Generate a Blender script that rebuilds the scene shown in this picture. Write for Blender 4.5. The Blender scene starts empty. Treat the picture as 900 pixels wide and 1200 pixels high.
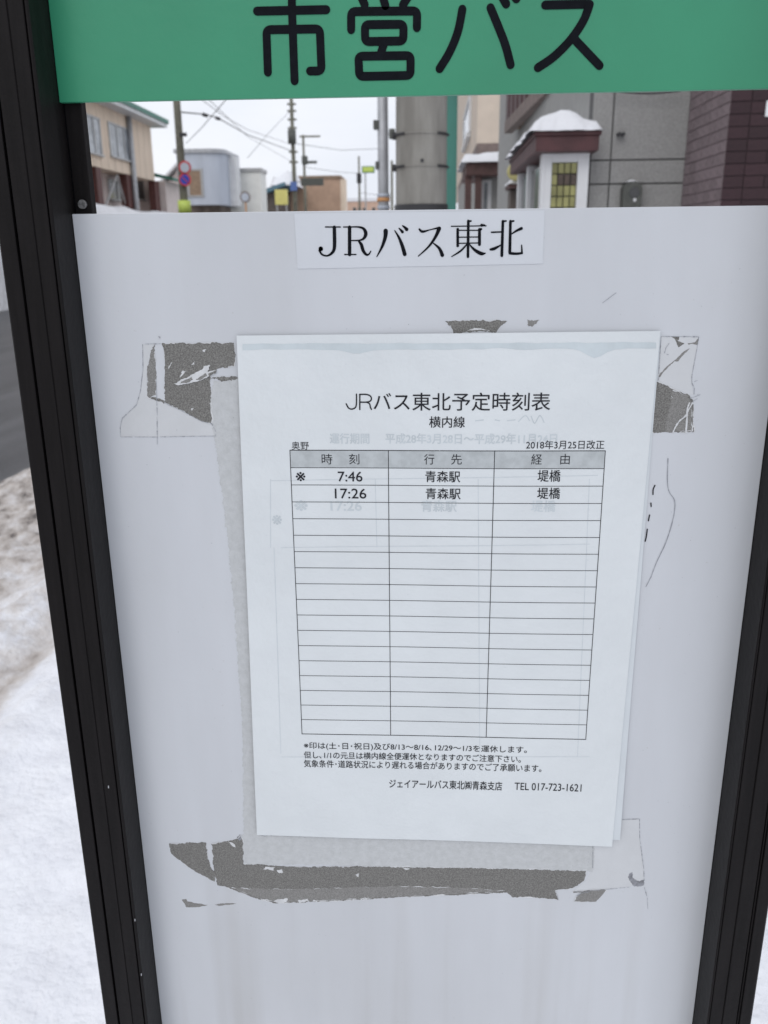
import bpy, bmesh, math, random
from mathutils import Vector, noise, geometry
R = math.radians
sc = bpy.context.scene
random.seed(7)

# ------------------------------------------------------------------ camera
PITCH, YAW, ROLL, FPX, DC = .3001, -.0554, -.0100, 1000.0, .4309   # DC: camera to sign board, metres
CAMZ = 1.5
fw = Vector((math.sin(YAW)*math.cos(PITCH), math.cos(YAW)*math.cos(PITCH), -math.sin(PITCH)))
rt = Vector((math.cos(YAW), -math.sin(YAW), 0)); up = rt.cross(fw)
c_, s_ = math.cos(ROLL), math.sin(ROLL)
RT = c_*rt + s_*up; UP = -s_*rt + c_*up
cd = bpy.data.cameras.new('camera'); cam = bpy.data.objects.new('camera', cd); sc.collection.objects.link(cam)
from mathutils import Matrix
m = Matrix((RT, UP, -fw)).transposed().to_4x4(); m.translation = Vector((0, -DC, CAMZ)); cam.matrix_world = m
cd.sensor_fit = 'VERTICAL'; cd.sensor_height = 36; cd.lens = FPX/1200*36
cd.clip_start = .01; cd.clip_end = 3000
cd.dof.use_dof = True; cd.dof.focus_distance = .46; cd.dof.aperture_fstop = cd.lens/1.7
sc.camera = cam

# ------------------------------------------------------------------ light
w = bpy.data.worlds.new('World'); sc.world = w; w.use_nodes = True
nt = w.node_tree; nt.nodes.clear()
out = nt.nodes.new('ShaderNodeOutputWorld'); bg = nt.nodes.new('ShaderNodeBackground')
sky = nt.nodes.new('ShaderNodeTexSky'); sky.sky_type = 'NISHITA'; sky.sun_disc = False
sky.sun_elevation = R(42); sky.sun_rotation = R(200); sky.air_density = 1.2; sky.dust_density = 3
mx = nt.nodes.new('ShaderNodeMix'); mx.data_type = 'RGBA'; mx.inputs[0].default_value = .93
tc = nt.nodes.new('ShaderNodeTexCoord'); mp = nt.nodes.new('ShaderNodeMapping'); mp.inputs['Scale'].default_value = (1.2, 1.2, 4)
nz = nt.nodes.new('ShaderNodeTexNoise'); nz.inputs['Scale'].default_value = 2.2; nz.inputs['Detail'].default_value = 5
cr = nt.nodes.new('ShaderNodeValToRGB')
cr.color_ramp.elements[0].position = .3; cr.color_ramp.elements[0].color = (7.9, 8.3, 9.2, 1)
cr.color_ramp.elements[1].position = .62; cr.color_ramp.elements[1].color = (9.3, 9.5, 10.1, 1)
L = nt.links.new
L(tc.outputs['Generated'], mp.inputs[0]); L(mp.outputs[0], nz.inputs['Vector']); L(nz.outputs['Fac'], cr.inputs[0])
L(sky.outputs[0], mx.inputs[6]); L(cr.outputs[0], mx.inputs[7]); L(mx.outputs[2], bg.inputs[0]); L(bg.outputs[0], out.inputs[0])
bg.inputs[1].default_value = .1
sd = bpy.data.lights.new('sun', 'SUN'); sun = bpy.data.objects.new('sun', sd); sc.collection.objects.link(sun)
sd.energy = .5; sd.angle = R(25); sd.color = (1, .97, .93); sun.rotation_euler = (R(48), 0, R(-20))
sc.view_settings.view_transform = 'Standard'; sc.view_settings.look = 'None'; sc.view_settings.exposure = .10; sc.view_settings.gamma = 1

# ------------------------------------------------------------------ helpers
def ray(px, py):                                   # direction with y component 1
    v = fw + RT*((px-450)/FPX) - UP*((py-600)/FPX)
    return v/v.y
def bp(px, py):                                    # point on the board plane y=0 -> (x, z)
    r = ray(px, py); return (r.x*DC, CAMZ + r.z*DC)
def P(px, py, D):                                  # point D metres in front of the camera -> X, Y, Z
    r = ray(px, py); return Vector((r.x*D, D-DC, CAMZ + r.z*D))
def Q(px, py, X):                                  # point on the plane x = X
    r = ray(px, py); D = X/r.x; return Vector((X, D-DC, CAMZ + r.z*D))

def tag(o, label=None, cat=None, group=None, kind=None):
    if label: o['label'] = label
    if cat: o['category'] = cat
    if group: o['group'] = group
    if kind: o['kind'] = kind
    return o
def empty(name, loc, label, cat, group=None):
    o = bpy.data.objects.new(name, None); sc.collection.objects.link(o); o.location = loc; o.empty_display_size = .1
    return tag(o, label, cat, group)
def link(name, me, mat=None, parent=None, smooth=False):
    if mat is not None: me.materials.append(mat)
    if smooth:
        for p in me.polygons: p.use_smooth = True
    o = bpy.data.objects.new(name, me); sc.collection.objects.link(o)
    if parent is not None:
        o.parent = parent
        # meshes are written in world coordinates: take the offset of every ancestor away
        loc = Vector((0, 0, 0)); q = parent
        while q is not None: loc += q.location; q = q.parent
        o.location = -loc
    return o
class MB:
    def __init__(s): s.v = []; s.f = []
    def add(s, vs, fs):
        n = len(s.v); s.v += [tuple(v) for v in vs]; s.f += [tuple(i+n for i in f) for f in fs]; return s
    def box(s, x0, x1, y0, y1, z0, z1):
        if x0 > x1: x0, x1 = x1, x0
        if y0 > y1: y0, y1 = y1, y0
        if z0 > z1: z0, z1 = z1, z0
        return s.add([(x0,y0,z0),(x1,y0,z0),(x1,y1,z0),(x0,y1,z0),(x0,y0,z1),(x1,y0,z1),(x1,y1,z1),(x0,y1,z1)],
              [(0,3,2,1),(4,5,6,7),(0,1,5,4),(1,2,6,5),(2,3,7,6),(3,0,4,7)])
    def tube(s, pts, r, n=8, r1=None):
        pts = [Vector(p) for p in pts]; k = len(pts); rings = []
        for i, p in enumerate(pts):
            d = (pts[min(i+1, k-1)] - pts[max(i-1, 0)]).normalized()
            a = d.cross(Vector((0, 0, 1)));
            if a.length < .01: a = d.cross(Vector((1, 0, 0)))
            a.normalize(); b = d.cross(a)
            rr = r if r1 is None else r + (r1-r)*i/(k-1)
            rings.append([p + a*math.cos(t*2*math.pi/n)*rr + b*math.sin(t*2*math.pi/n)*rr for t in range(n)])
        vs = [v for ring in rings for v in ring]; fs = []
        for i in range(k-1):
            for t in range(n):
                fs.append((i*n+t, (i+1)*n+t, (i+1)*n+(t+1) % n, i*n+(t+1) % n))
        fs.append(tuple(range(n))); fs.append(tuple(reversed(range((k-1)*n, k*n))))
        return s.add(vs, fs)
    def prism(s, poly, axis, a, b):                # poly of 2-D points extruded along an axis
        def mk(u, v, t):
            return {'x': (t, u, v), 'y': (u, t, v), 'z': (u, v, t)}[axis]
        n = len(poly)
        vs = [mk(u, v, a) for u, v in poly] + [mk(u, v, b) for u, v in poly]
        fs = [tuple(range(n)), tuple(reversed(range(n, 2*n)))] + [(i, i+n, (i+1) % n+n, (i+1) % n) for i in range(n)]
        return s.add(vs, fs)
    def mesh(s, name, bevel=0):
        me = bpy.data.meshes.new(name); me.from_pydata(s.v, [], s.f)
        bm = bmesh.new(); bm.from_mesh(me); bmesh.ops.recalc_face_normals(bm, faces=bm.faces)
        if bevel: bmesh.ops.bevel(bm, geom=bm.edges[:], offset=bevel, segments=2, affect='EDGES', profile=.6)
        bm.to_mesh(me); bm.free(); return me
    def build(s, name, mat, parent=None, bevel=0, smooth=False):
        return link(name, s.mesh(name, bevel), mat, parent, smooth)

def mat(name, col, rough=.7, scale=8, var=.12, bump=0, bscale=60, metal=0, col2=None, spec=.5, detail=4, streak=None, rnd=0, lo=.35, hi=.65):
    m = bpy.data.materials.new(name); m.use_nodes = True; t = m.node_tree; b = t.nodes['Principled BSDF']; L = t.links.new
    b.inputs['Roughness'].default_value = rough; b.inputs['Metallic'].default_value = metal
    b.inputs['Specular IOR Level'].default_value = spec
    tc = t.nodes.new('ShaderNodeTexCoord'); mp = t.nodes.new('ShaderNodeMapping'); L(tc.outputs['Object'], mp.inputs[0])
    if streak: mp.inputs['Scale'].default_value = streak
    n = t.nodes.new('ShaderNodeTexNoise'); n.inputs['Scale'].default_value = scale; n.inputs['Detail'].default_value = detail
    n.inputs['Roughness'].default_value = .6
    L(mp.outputs[0], n.inputs['Vector'])
    r = t.nodes.new('ShaderNodeValToRGB'); L(n.outputs['Fac'], r.inputs[0])
    c2 = col2 or tuple(min(1, c*(1+var)) for c in col); c1 = col if col2 else tuple(c*(1-var) for c in col)
    r.color_ramp.elements[0].position = lo; r.color_ramp.elements[1].position = hi
    r.color_ramp.elements[0].color = (*c1, 1); r.color_ramp.elements[1].color = (*c2, 1)
    src = r.outputs[0]
    if rnd:
        oi = t.nodes.new('ShaderNodeObjectInfo'); mr = t.nodes.new('ShaderNodeMapRange')
        mr.inputs[3].default_value = 1-rnd; mr.inputs[4].default_value = 1+rnd; L(oi.outputs['Random'], mr.inputs[0])
        vm = t.nodes.new('ShaderNodeVectorMath'); vm.operation = 'SCALE'; L(src, vm.inputs[0]); L(mr.outputs[0], vm.inputs['Scale']); src = vm.outputs[0]
    L(src, b.inputs['Base Color'])
    if bump:
        n2 = t.nodes.new('ShaderNodeTexNoise'); n2.inputs['Scale'].default_value = bscale; n2.inputs['Detail'].default_value = 5; L(tc.outputs['Object'], n2.inputs['Vector'])
        bn = t.nodes.new('ShaderNodeBump'); bn.inputs['Strength'].default_value = bump; bn.inputs['Distance'].default_value = 1/bscale; L(n2.outputs['Fac'], bn.inputs['Height']); L(bn.outputs[0], b.inputs['Normal'])
    return m
M = {}
M['post'] = mat('dark_bronze_aluminium', (.0080, .0068, .0070), .5, 30, .25, .06, 250, spec=.14, streak=(6, 6, .5))
M['green'] = mat('green_enamel', (.032, .262, .140), .38, 7, .08, .03, 120, streak=(1, 1, .6))
M['panel'] = mat('aged_white_plastic', (.56, .58, .61), .33, 5, .05, .02, 200, streak=(2, 2, .5))
def grime(m):                                       # run-down streaks and dirt that have settled on the panel
    t = m.node_tree; L = t.links.new; b = t.nodes['Principled BSDF']; src = b.inputs['Base Color'].links[0].from_socket
    tc = t.nodes.new('ShaderNodeTexCoord')
    def nz(sc3, s, lo, hi, a, c, det=5):
        mp = t.nodes.new('ShaderNodeMapping'); mp.inputs['Scale'].default_value = sc3; L(tc.outputs['Object'], mp.inputs[0])
        n = t.nodes.new('ShaderNodeTexNoise'); n.inputs['Scale'].default_value = s; n.inputs['Detail'].default_value = det; L(mp.outputs[0], n.inputs['Vector'])
        r = t.nodes.new('ShaderNodeMapRange'); r.inputs[1].default_value = lo; r.inputs[2].default_value = hi; r.inputs[3].default_value = a; r.inputs[4].default_value = c; L(n.outputs['Fac'], r.inputs[0]); return r.outputs[0]
    def mul(a, c, op='MULTIPLY'):
        n = t.nodes.new('ShaderNodeMath'); n.operation = op; L(a, n.inputs[0])
        if isinstance(c, float): n.inputs[1].default_value = c
        else: L(c, n.inputs[1])
        return n.outputs[0]
    sx = t.nodes.new('ShaderNodeSeparateXYZ'); L(tc.outputs['Object'], sx.inputs[0])
    low = t.nodes.new('ShaderNodeMapRange'); low.inputs[1].default_value = 1.17; low.inputs[2].default_value = 1.02; low.inputs[3].default_value = .15; low.inputs[4].default_value = 1; L(sx.outputs[2], low.inputs[0])
    streak = mul(nz((46, 1, 1.6), 1.0, .47, .72, 0, 1), low.outputs[0])
    cloud = nz((9, 1, 7), 1.0, .5, .75, 0, .35, 8)
    tiny = nz((1, 1, 1), 420, .70, .78, 0, .7, 2)
    cx = t.nodes.new('ShaderNodeMath'); cx.operation = 'ABSOLUTE'; L(sx.outputs[0], cx.inputs[0])
    cen = t.nodes.new('ShaderNodeMapRange'); cen.interpolation_type = 'SMOOTHSTEP'; cen.inputs[1].default_value = .15; cen.inputs[2].default_value = .03; cen.inputs[4].default_value = .42; L(cx.outputs[0], cen.inputs[0])
    low2 = t.nodes.new('ShaderNodeMapRange'); low2.inputs[1].default_value = 1.15; low2.inputs[2].default_value = 1.04; L(sx.outputs[2], low2.inputs[0])
    run = mul(mul(cen.outputs[0], low2.outputs[0]), nz((60, 1, 1.2), 1.0, .3, .6, .5, 1))
    tot = mul(mul(mul(streak, .7), cloud, 'ADD'), tiny, 'ADD'); tot = mul(mul(tot, run, 'ADD'), .36)
    mx = t.nodes.new('ShaderNodeMix'); mx.data_type = 'RGBA'; L(tot, mx.inputs[0]); L(src, mx.inputs[6]); mx.inputs[7].default_value = (.33, .315, .29, 1); L(mx.outputs[2], b.inputs['Base Color'])
    rr = t.nodes.new('ShaderNodeMapRange'); rr.inputs[3].default_value = .30; rr.inputs[4].default_value = .7; L(tot, rr.inputs[0]); L(rr.outputs[0], b.inputs['Roughness'])
grime(M['panel'])
M['ink'] = mat('black_ink', (.006, .007, .010), .7, 200, .2, spec=.08)
M['ink_soft'] = mat('printed_black', (.022, .023, .028), .6, 200, .2, spec=.12)
M['sticker'] = mat('sticker_paper', (.585, .61, .645), .5, 12, .03, .03, 90)
M['sheet'] = mat('laminated_paper', (.665, .700, .715), .36, 14, .03, .10, 30)
M['sheet_back'] = mat('backing_paper', (.60, .64, .665), .5, 30, .03)
M['stain'] = mat('damp_stain', (.55, .61, .635), .4, 60, .06)
M['ghost'] = mat('faded_print_showing_through', (.54, .59, .615), .45, 120, .07)
M['ghost2'] = mat('very_faint_print', (.575, .62, .645), .45, 120, .04)
M['head'] = mat('grey_header_print', (.44, .47, .48), .4, 160, .10)
M['glue'] = mat('exposed_glue_layer', (.115, .112, .105), .85, 1500, .3, .6, 1500, col2=(.25, .246, .232), detail=3, lo=.36, hi=.66)
M['glue2'] = mat('pale_glue_layer', (.165, .162, .155), .85, 2200, .2, .6, 1500, col2=(.30, .296, .285), detail=3, lo=.36, hi=.66)
M['fibre'] = mat('old_paper_fibre', (.475, .49, .495), .9, 250, .1, .3, 900, col2=(.535, .55, .56), detail=7)
M['flake'] = mat('torn_white_film', (.60, .61, .62), .6, 200, .1)
M['crack'] = mat('dirty_crack', (.17, .175, .19), .8, 300, .5, col2=(.33, .34, .37), detail=6)
M['pencil'] = mat('grey_scratch', (.22, .23, .26), .8, 300, .5, col2=(.38, .40, .43), detail=6)
M['tape'] = mat('clear_tape', (.575, .59, .605), .18, 40, .03, .05, 60)
M['steel'] = mat('galvanised_steel', (.42, .43, .45), .45, 6, .12, metal=.3)
M['screw'] = mat('worn_screw', (.22, .22, .22), .4, 800, .4, metal=.7)

def catmull(pts, n=6):
    if len(pts) < 3: return pts
    o = []
    for i in range(len(pts)-1):
        p0 = pts[max(i-1, 0)]; p1 = pts[i]; p2 = pts[i+1]; p3 = pts[min(i+2, len(pts)-1)]
        for k in range(n):
            t = k/n
            o.append(tuple(.5*((2*b)+(-a+c)*t+(2*a-5*b+4*c-d)*t*t+(-a+3*b-3*c+d)*t**3) for a, b, c, d in zip(p0, p1, p2, p3)))
    o.append(tuple(pts[-1])); return o
def flat_stroke(mb, pts, y, caps=True):            # pts: (x, z, width) in metres, laid on plane y
    V2 = [Vector((p[0], p[1])) for p in pts]; k = len(pts)
    L_, R_ = [], []
    for i in range(k):
        if i == 0: d = V2[1]-V2[0]
        elif i == k-1: d = V2[-1]-V2[-2]
        else:
            d = (V2[i+1]-V2[i]).normalized() + (V2[i]-V2[i-1]).normalized()
        if d.length < 1e-9: d = Vector((1, 0))
        d.normalize(); nn = Vector((-d.y, d.x)); wd = pts[i][2]/2
        if 0 < i < k-1:
            cs = max(.5, nn.dot(Vector((-(V2[i+1]-V2[i]).y, (V2[i+1]-V2[i]).x)).normalized())); wd /= cs
        L_.append(V2[i]+nn*wd); R_.append(V2[i]-nn*wd)
    vs = [(a.x, y, a.y) for a in L_] + [(a.x, y, a.y) for a in R_]
    fs = [(i+k, i+1+k, i+1, i) for i in range(k-1)]
    loop = k > 3 and (V2[0]-V2[-1]).length < 1e-6
    if loop:                                        # join the ends of a closed stroke
        for h in (0, k):
            a = (Vector(vs[h])+Vector(vs[h+k-1]))/2; vs[h] = tuple(a); vs[h+k-1] = tuple(a)
    mb.add(vs, fs)
    if caps and not loop:
        for i in (0, k-1):
            r = pts[i][2]/2
            mb.add([(V2[i].x+r*math.cos(t*math.pi/6), y-2e-6, V2[i].y+r*math.sin(t*math.pi/6)) for t in range(12)], [tuple(range(12))])
def scale_at(py): # metres per pixel near a row of the board
    a = bp(450, py); b = bp(460, py); return (b[0]-a[0])/10
def pix_strokes(strokes, y, origin, sc_, width=None, smooth=True, caps=True, jit=0, gaps=0):
    mb = MB()
    if gaps:                                        # worn line: short runs of changing width, some of them missing
        new = []
        for st in strokes:
            for a, b_ in zip(st, st[1:]):
                n = max(1, int(math.dist(a[:2], b_[:2])/sc_/2.2))
                run = None
                for i in range(n):
                    p = (a[0]+(b_[0]-a[0])*i/n, a[1]+(b_[1]-a[1])*i/n); q = (a[0]+(b_[0]-a[0])*(i+1)/n, a[1]+(b_[1]-a[1])*(i+1)/n)
                    if random.random() < gaps: continue
                    wq = width*(.35+1.1*abs(N(p[0]*.09, p[1]*.09, 3))*1.6); new.append([(*p, wq), (*q, wq*random.uniform(.7, 1.2))])
        strokes = new
    for k, st in enumerate(strokes):
        pts = []
        q = catmull([tuple(map(float, p)) for p in st]) if (smooth and len(st) > 2) else st
        for p in q:
            px = origin[0]+p[0]/sc_; py = origin[1]+p[1]/sc_
            x, z = bp(px, py); wd = (p[2] if len(p) > 2 else width)/sc_*scale_at(py)
            if jit: x += random.uniform(-jit, jit); z += random.uniform(-jit, jit); wd *= random.uniform(.6, 1.3)
            pts.append((x, z, wd))
        flat_stroke(mb, pts, y-1e-6*k, caps)
    return mb
def raw(mb, name, mt, parent):                      # no normal recalculation (all faces already look at the viewer)
    me = bpy.data.meshes.new(name); me.from_pydata(mb.v, [], mb.f); return link(name, me, mt, parent)
def N(x, y, z=0): return noise.noise(Vector((x, y, z)))
def patch(name, poly, origin, sc_, y, mt, parent, jit=.00016, thick=.00012, sub=.0007):
    pts = [Vector(bp(origin[0]+a/sc_, origin[1]+b/sc_)) for a, b in poly]; q = []
    for i, p in enumerate(pts):
        n = pts[(i+1) % len(pts)]; k = max(1, int((n-p).length/sub))
        for j in range(k):
            t = p.lerp(n, j/k)
            if jit:
                g_ = 1.0*min(1, jit/.00016); t = t + Vector((random.gauss(0, jit), random.gauss(0, jit))) + Vector((N(t.x*260, t.y*260), N(t.x*260, t.y*260, 7)))*.0006*g_ + Vector((N(t.x*900, t.y*900), N(t.x*900, t.y*900, 7)))*.0003*g_
            q.append(t)
    tri = geometry.tessellate_polygon([[Vector((a.x, a.y, 0)) for a in q]]); n = len(q)
    mb = MB(); mb.add([(a.x, y, a.y) for a in q]+[(a.x, y+thick, a.y) for a in q], [tuple(t) for t in tri]+[(i, i+n, (i+1) % n+n, (i+1) % n) for i in range(n)])
    o = mb.build(name, mt, parent)
    if name == 'glue_patch' and len(q) > 60:        # torn white film standing up along parts of the rim
        lip = MB()
        for i in range(0, n-4):
            k = abs(N(q[i].x*120, q[i].y*120, 4))*2.2
            if k > .42:
                flat_stroke(lip, [(q[i].x, q[i].y, .0001+.0007*(k-.42)), (q[i+1].x, q[i+1].y, .0001+.0007*(k-.42)*random.uniform(.5, 1.4))], y-.0001-1e-6*(i % 5), False)
        if lip.v:
            me = bpy.data.meshes.new('torn_rim'); me.from_pydata(lip.v, [], lip.f); tag(link('torn_rim', me, M['flake'], parent), kind='stuff')
    return o

# ------------------------------------------------------------------ ground and road
def smooth(a, b, x): t = max(0, min(1, (x-a)/(b-a))); return t*t*(3-2*t)
def N(x, y, z=0): return noise.noise(Vector((x, y, z)))
def frange(a, b, s):
    o = []; x = a
    while x < b-1e-9: o.append(x); x += s
    return o
def gz(x, y):
    z = .02*N(x*1.3, y*1.3) + .017*N(x*5, y*5, 3) + .012*N(x*14, y*14, 6) + .004*N(x*34, y*34, 1)
    z *= 1 + .9*smooth(-1.2, -2.0, x)
    z += .03*smooth(-1.5, -2.1, x)*(abs(N(x*6, y*6, 12))+.5*abs(N(x*15, y*15, 2)))
    z += .05*smooth(-1.3, -1.9, x)*N(x*3.2, y*.7, 9)                       # ruts along the kerb
    z -= .035*math.exp(-((x+1.55)/.09)**2)
    z += .03*math.exp(-((x+1.34)/.08)**2) + .03*math.exp(-((x+1.75)/.09)**2)
    e = smooth(-2.7, -3.15, x+.12*N(y*1.5, 0, 5)); z = z*(1-e) - .07*e
    if x < -13: z = -.07 + .07*smooth(-13, -14, x)
    return z
xs = [-1500, -600, -200, -80, -40, -20, -14.5, -13.2] + frange(-12, -4, 1) + frange(-4, 1.2, .03) + [1.2, 1.5, 2, 3, 5, 9, 20, 60, 200, 600, 1500]
ys = [-1500, -300, -60, -20, -8, -4, -2] + frange(-1, .4, .2) + frange(.4, 9, .035) + frange(9, 30, 1) + [30, 40, 60, 100, 200, 500, 1500]
vs = [(x, y, gz(x, y) if abs(x) < 20 and -3 < y < 40 else (0 if x > -13 and x > -3 or x < -14 else -.07)) for y in ys for x in xs]
nx = len(xs)
fs = [(j*nx+i, j*nx+i+1, (j+1)*nx+i+1, (j+1)*nx+i) for j in range(len(ys)-1) for i in range(nx-1)]
me = bpy.data.meshes.new('ground'); me.from_pydata(vs, [], fs)
# snow that turns to brown slush towards the carriageway (dirt that belongs to the place, by world position)
gm = mat('trodden_snow', (.80, .81, .85), .75, 9, .05, .5, 35, col2=(.88, .89, .92)); t = gm.node_tree; LL = t.links.new
b = t.nodes['Principled BSDF']; src = b.inputs['Base Color'].links[0].from_socket
geo = t.nodes.new('ShaderNodeNewGeometry'); sx = t.nodes.new('ShaderNodeSeparateXYZ'); LL(geo.outputs['Position'], sx.inputs[0])
n3 = t.nodes.new('ShaderNodeTexNoise'); n3.inputs['Scale'].default_value = 4.2; n3.inputs['Detail'].default_value = 9; n3.inputs['Roughness'].default_value = .68
mpp = t.nodes.new('ShaderNodeMapping'); mpp.inputs['Scale'].default_value = (2.4, 1.3, 1); LL(geo.outputs['Position'], mpp.inputs[0]); LL(mpp.outputs[0], n3.inputs['Vector'])
def math_(op, a, b_=None):
    n = t.nodes.new('ShaderNodeMath'); n.operation = op
    for i, v in enumerate((a, b_)):
        if v is None: continue
        if isinstance(v, (int, float)): n.inputs[i].default_value = v
        else: LL(v, n.inputs[i])
    return n.outputs[0]
def mrange(x, a, b_, c=0, d=1):
    n = t.nodes.new('ShaderNodeMapRange'); n.inputs[1].default_value = a; n.inputs[2].default_value = b_; n.inputs[3].default_value = c; n.inputs[4].default_value = d; LL(x, n.inputs[0]); return n.outputs[0]
base = mrange(sx.outputs[0], -1.25, -2.25)
nn = mrange(n3.outputs['Fac'], .30, .70, -.42, .42)
dirt = math_('ADD', math_('MULTIPLY', base, .74), math_('MULTIPLY', nn, mrange(sx.outputs[0], -1.0, -1.8, .22, 1)))
rut = math_('SUBTRACT', 1, math_('MULTIPLY', math_('ABSOLUTE', math_('ADD', sx.outputs[0], 1.55)), 8.5))
rut = math_('MULTIPLY', math_('MAXIMUM', rut, 0), .5)
d2 = t.nodes.new('ShaderNodeMath'); d2.operation = 'ADD'; d2.use_clamp = True; LL(dirt, d2.inputs[0]); LL(rut, d2.inputs[1])
ra = t.nodes.new('ShaderNodeValToRGB'); LL(d2.outputs[0], ra.inputs[0]); e = ra.color_ramp.elements
e[0].position = 0; e[0].color = (1, 1, 1, 1); e[1].position = 1; e[1].color = (.16, .14, .125, 1)
for p, c in ((.2, (.93, .92, .91, 1)), (.42, (.80, .765, .725, 1)), (.7, (.60, .54, .48, 1)), (.9, (.38, .33, .285, 1))):
    q = ra.color_ramp.elements.new(p); q.color = c
mm = t.nodes.new('ShaderNodeMix'); mm.data_type = 'RGBA'; mm.blend_type = 'MULTIPLY'; mm.inputs[0].default_value = 1
LL(src, mm.inputs[6]); LL(ra.outputs[0], mm.inputs[7]); LL(mm.outputs[2], b.inputs['Base Color'])
tag(link('ground', me, gm, smooth=True), kind='structure')
am = mat('wet_asphalt', (.030, .030, .033), .38, 1.4, .3, .4, 70, col2=(.075, .075, .08), streak=(2.5, .25, 1), spec=.3)
mb = MB(); XS = frange(-13.6, -2.8, .9)+[-2.8]; YS = [-60, -20, -5, 0, 3, 6, 9, 12, 20, 40, 80, 200, 600]
mb.add([(x, y, -.048) for y in YS for x in XS], [(j*len(XS)+i, j*len(XS)+i+1, (j+1)*len(XS)+i+1, (j+1)*len(XS)+i) for j in range(len(YS)-1) for i in range(len(XS)-1)])
tag(raw(mb, 'road', am, None), kind='structure')

M['snow'] = mat('clean_snow', (.84, .85, .88), .75, 3, .03, .3, 25)
M['bank'] = mat('ploughed_snow', (.74, .75, .78), .8, 1.2, .10, .5, 8, col2=(.86, .87, .9))
def bank(name, x0, x1, y0, y1, h, step, seed, label, z0=-.12, parent=None, amp=.3, ey=1.2):
    X = frange(x0, x1, step)+[x1]; Y = frange(y0, y1, step)+[y1]; vs = []
    for y in Y:
        for x in X:
            u = (x-x0)/(x1-x0); e = min(1, min(y-y0, y1-y)/ey) if ey else 1
            s = (math.sin(math.pi*u)**.55 if 0 < u < 1 else 0)*max(0, e)**.5
            vs.append((x, y, z0+s*h*(1+amp*N(x*.9+seed, y*.35, seed)+.4*amp*N(x*3, y*2.5, seed))))
    n = len(X); fs = [(j*n+i, j*n+i+1, (j+1)*n+i+1, (j+1)*n+i) for j in range(len(Y)-1) for i in range(n-1)]
    vs2 = vs + [(a, b_, z0-.05) for a, b_, _ in vs]; k = len(vs)
    me = bpy.data.meshes.new(name); me.from_pydata(vs, [], fs)
    o = link(name, me, M['bank'], parent, True)
    return tag(o, label, 'snow bank')
bank('snow_bank', -14.3, -11.7, 14, 46, 3.42, .4, 3.3, 'long ploughed bank of snow below the beige two-storey building', amp=.05)
bank('snow_bank', -15.5, -12.6, 47, 95, 3.3, .6, 8.1, 'lower snow bank in front of the grey curved building and the white one', amp=.25)

# ------------------------------------------------------------------ bus stop sign
PX0, PX1 = -.1747, .1690; ZT = CAMZ+.0172; ZG = CAMZ+.0667
stand = empty('bus_stop_sign', (0, 0, 0), 'dark framed bus stop sign with green board above a worn white notice panel', 'bus stop sign')
def post(x_in, x_out, grooves, sgn):
    # section in x,y : front at y=-.022
    pts = [(x_in, .012), (x_in, -.0212), (x_in-sgn*.0008, -.022)] if sgn > 0 else [(x_in, .012), (x_in, -.0212), (x_in+.0008, -.022)]
    s = -1 if sgn > 0 else 1
    for gx, gw, gd in grooves:
        a, b_ = gx-s*gw/2, gx+s*gw/2
        pts += [(a-s*.0003, -.022), (a, -.0217), (a, -.022+gd), (b_, -.022+gd), (b_, -.0217), (b_+s*.0003, -.022)]
    pts += [(x_out-s*.001, -.022), (x_out, -.021), (x_out, .012)]
    mb = MB(); mb.prism(pts, 'z', -.15, CAMZ+.62)
    return mb.build('post', M['post'], stand)
lp = post(PX0, -.2022, [(-.1767, .0007, .002), (-.1842, .0004, .0006), (-.1932, .0013, .004)], 1)
rp = post(PX1, .1950, [(.1700, .0006, .002), (.1776, .0006, .0008), (.1862, .0006, .0012), (.1876, .0008, .0014)], -1)
for pst, a, b_ in ((lp, PX0+.0006, -.1658), (rp, .1605, PX1-.0006)):
    MB().box(a, b_, .0042, .0100, .80, CAMZ+.60).build('flange', M['post'], pst, .0004)
MB().box(PX0+.0001, PX0+.0012, .005, .0115, .80, CAMZ+.60).build('flange_seam', M['ink'], lp)
for px, py in ((158, 1078), (165.5, 1142), (127, 922)):       # specks of road salt
    r = ray(px, py); D_ = DC-.0222; x, z = r.x*D_, CAMZ+r.z*D_
    mb = MB(); mb.tube([(x, -.0221, z-.0009), (x+.0001, -.0222, z+.0007)], .00028, 6); mb.build('salt_speck', M['steel'], lp)
x, z = bp(97.5, 239)
mb = MB(); mb.tube([(x*1.01, .0042, z), (x*1.01, .0026, z)], .0022, 16); mb.build('screw', M['screw'], lp, .0002)
MB().box(PX0, PX1, -.022, .012, CAMZ+.60, CAMZ+.622).build('top_rail', M['post'], stand, .0008)
MB().box(PX0, PX1, -.018, .008, .80, .835).build('bottom_rail', M['post'], stand, .0008)
mb = MB(); mb.prism([(-.36, -.16), (.36, -.16), (.36, .18), (-.36, .18)], 'z', -.1, .06); mb.build('base', M['bank'], stand, .015)
green = MB().box(PX0+.0002, PX1-.0002, 0, .0032, ZG, CAMZ+.30).build('green_board', M['green'], stand, .0003)
panel = MB().box(PX0+.0002, PX1-.0002, 0, .0032, .836, ZT).build('notice_panel', M['panel'], stand, .0003)
tag(panel, 'off-white notice panel with torn film and grey glue patches')
O1, O2, S = (280, 0), (500, 0), 4.09; W8 = 38.5
def rounded(pts, r=24):                           # rounds the inner corners of a polyline
    o = [pts[0]]
    for i in range(1, len(pts)-1):
        a, b_, c = map(Vector, (pts[i-1], pts[i], pts[i+1]))
        p = b_+(a-b_).normalized()*r; q = b_+(c-b_).normalized()*r
        for k in range(6):
            t_ = k/5; o.append(tuple(p*(1-t_)**2+b_*2*t_*(1-t_)+q*t_*t_))
    o.append(pts[-1]); return o
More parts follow.
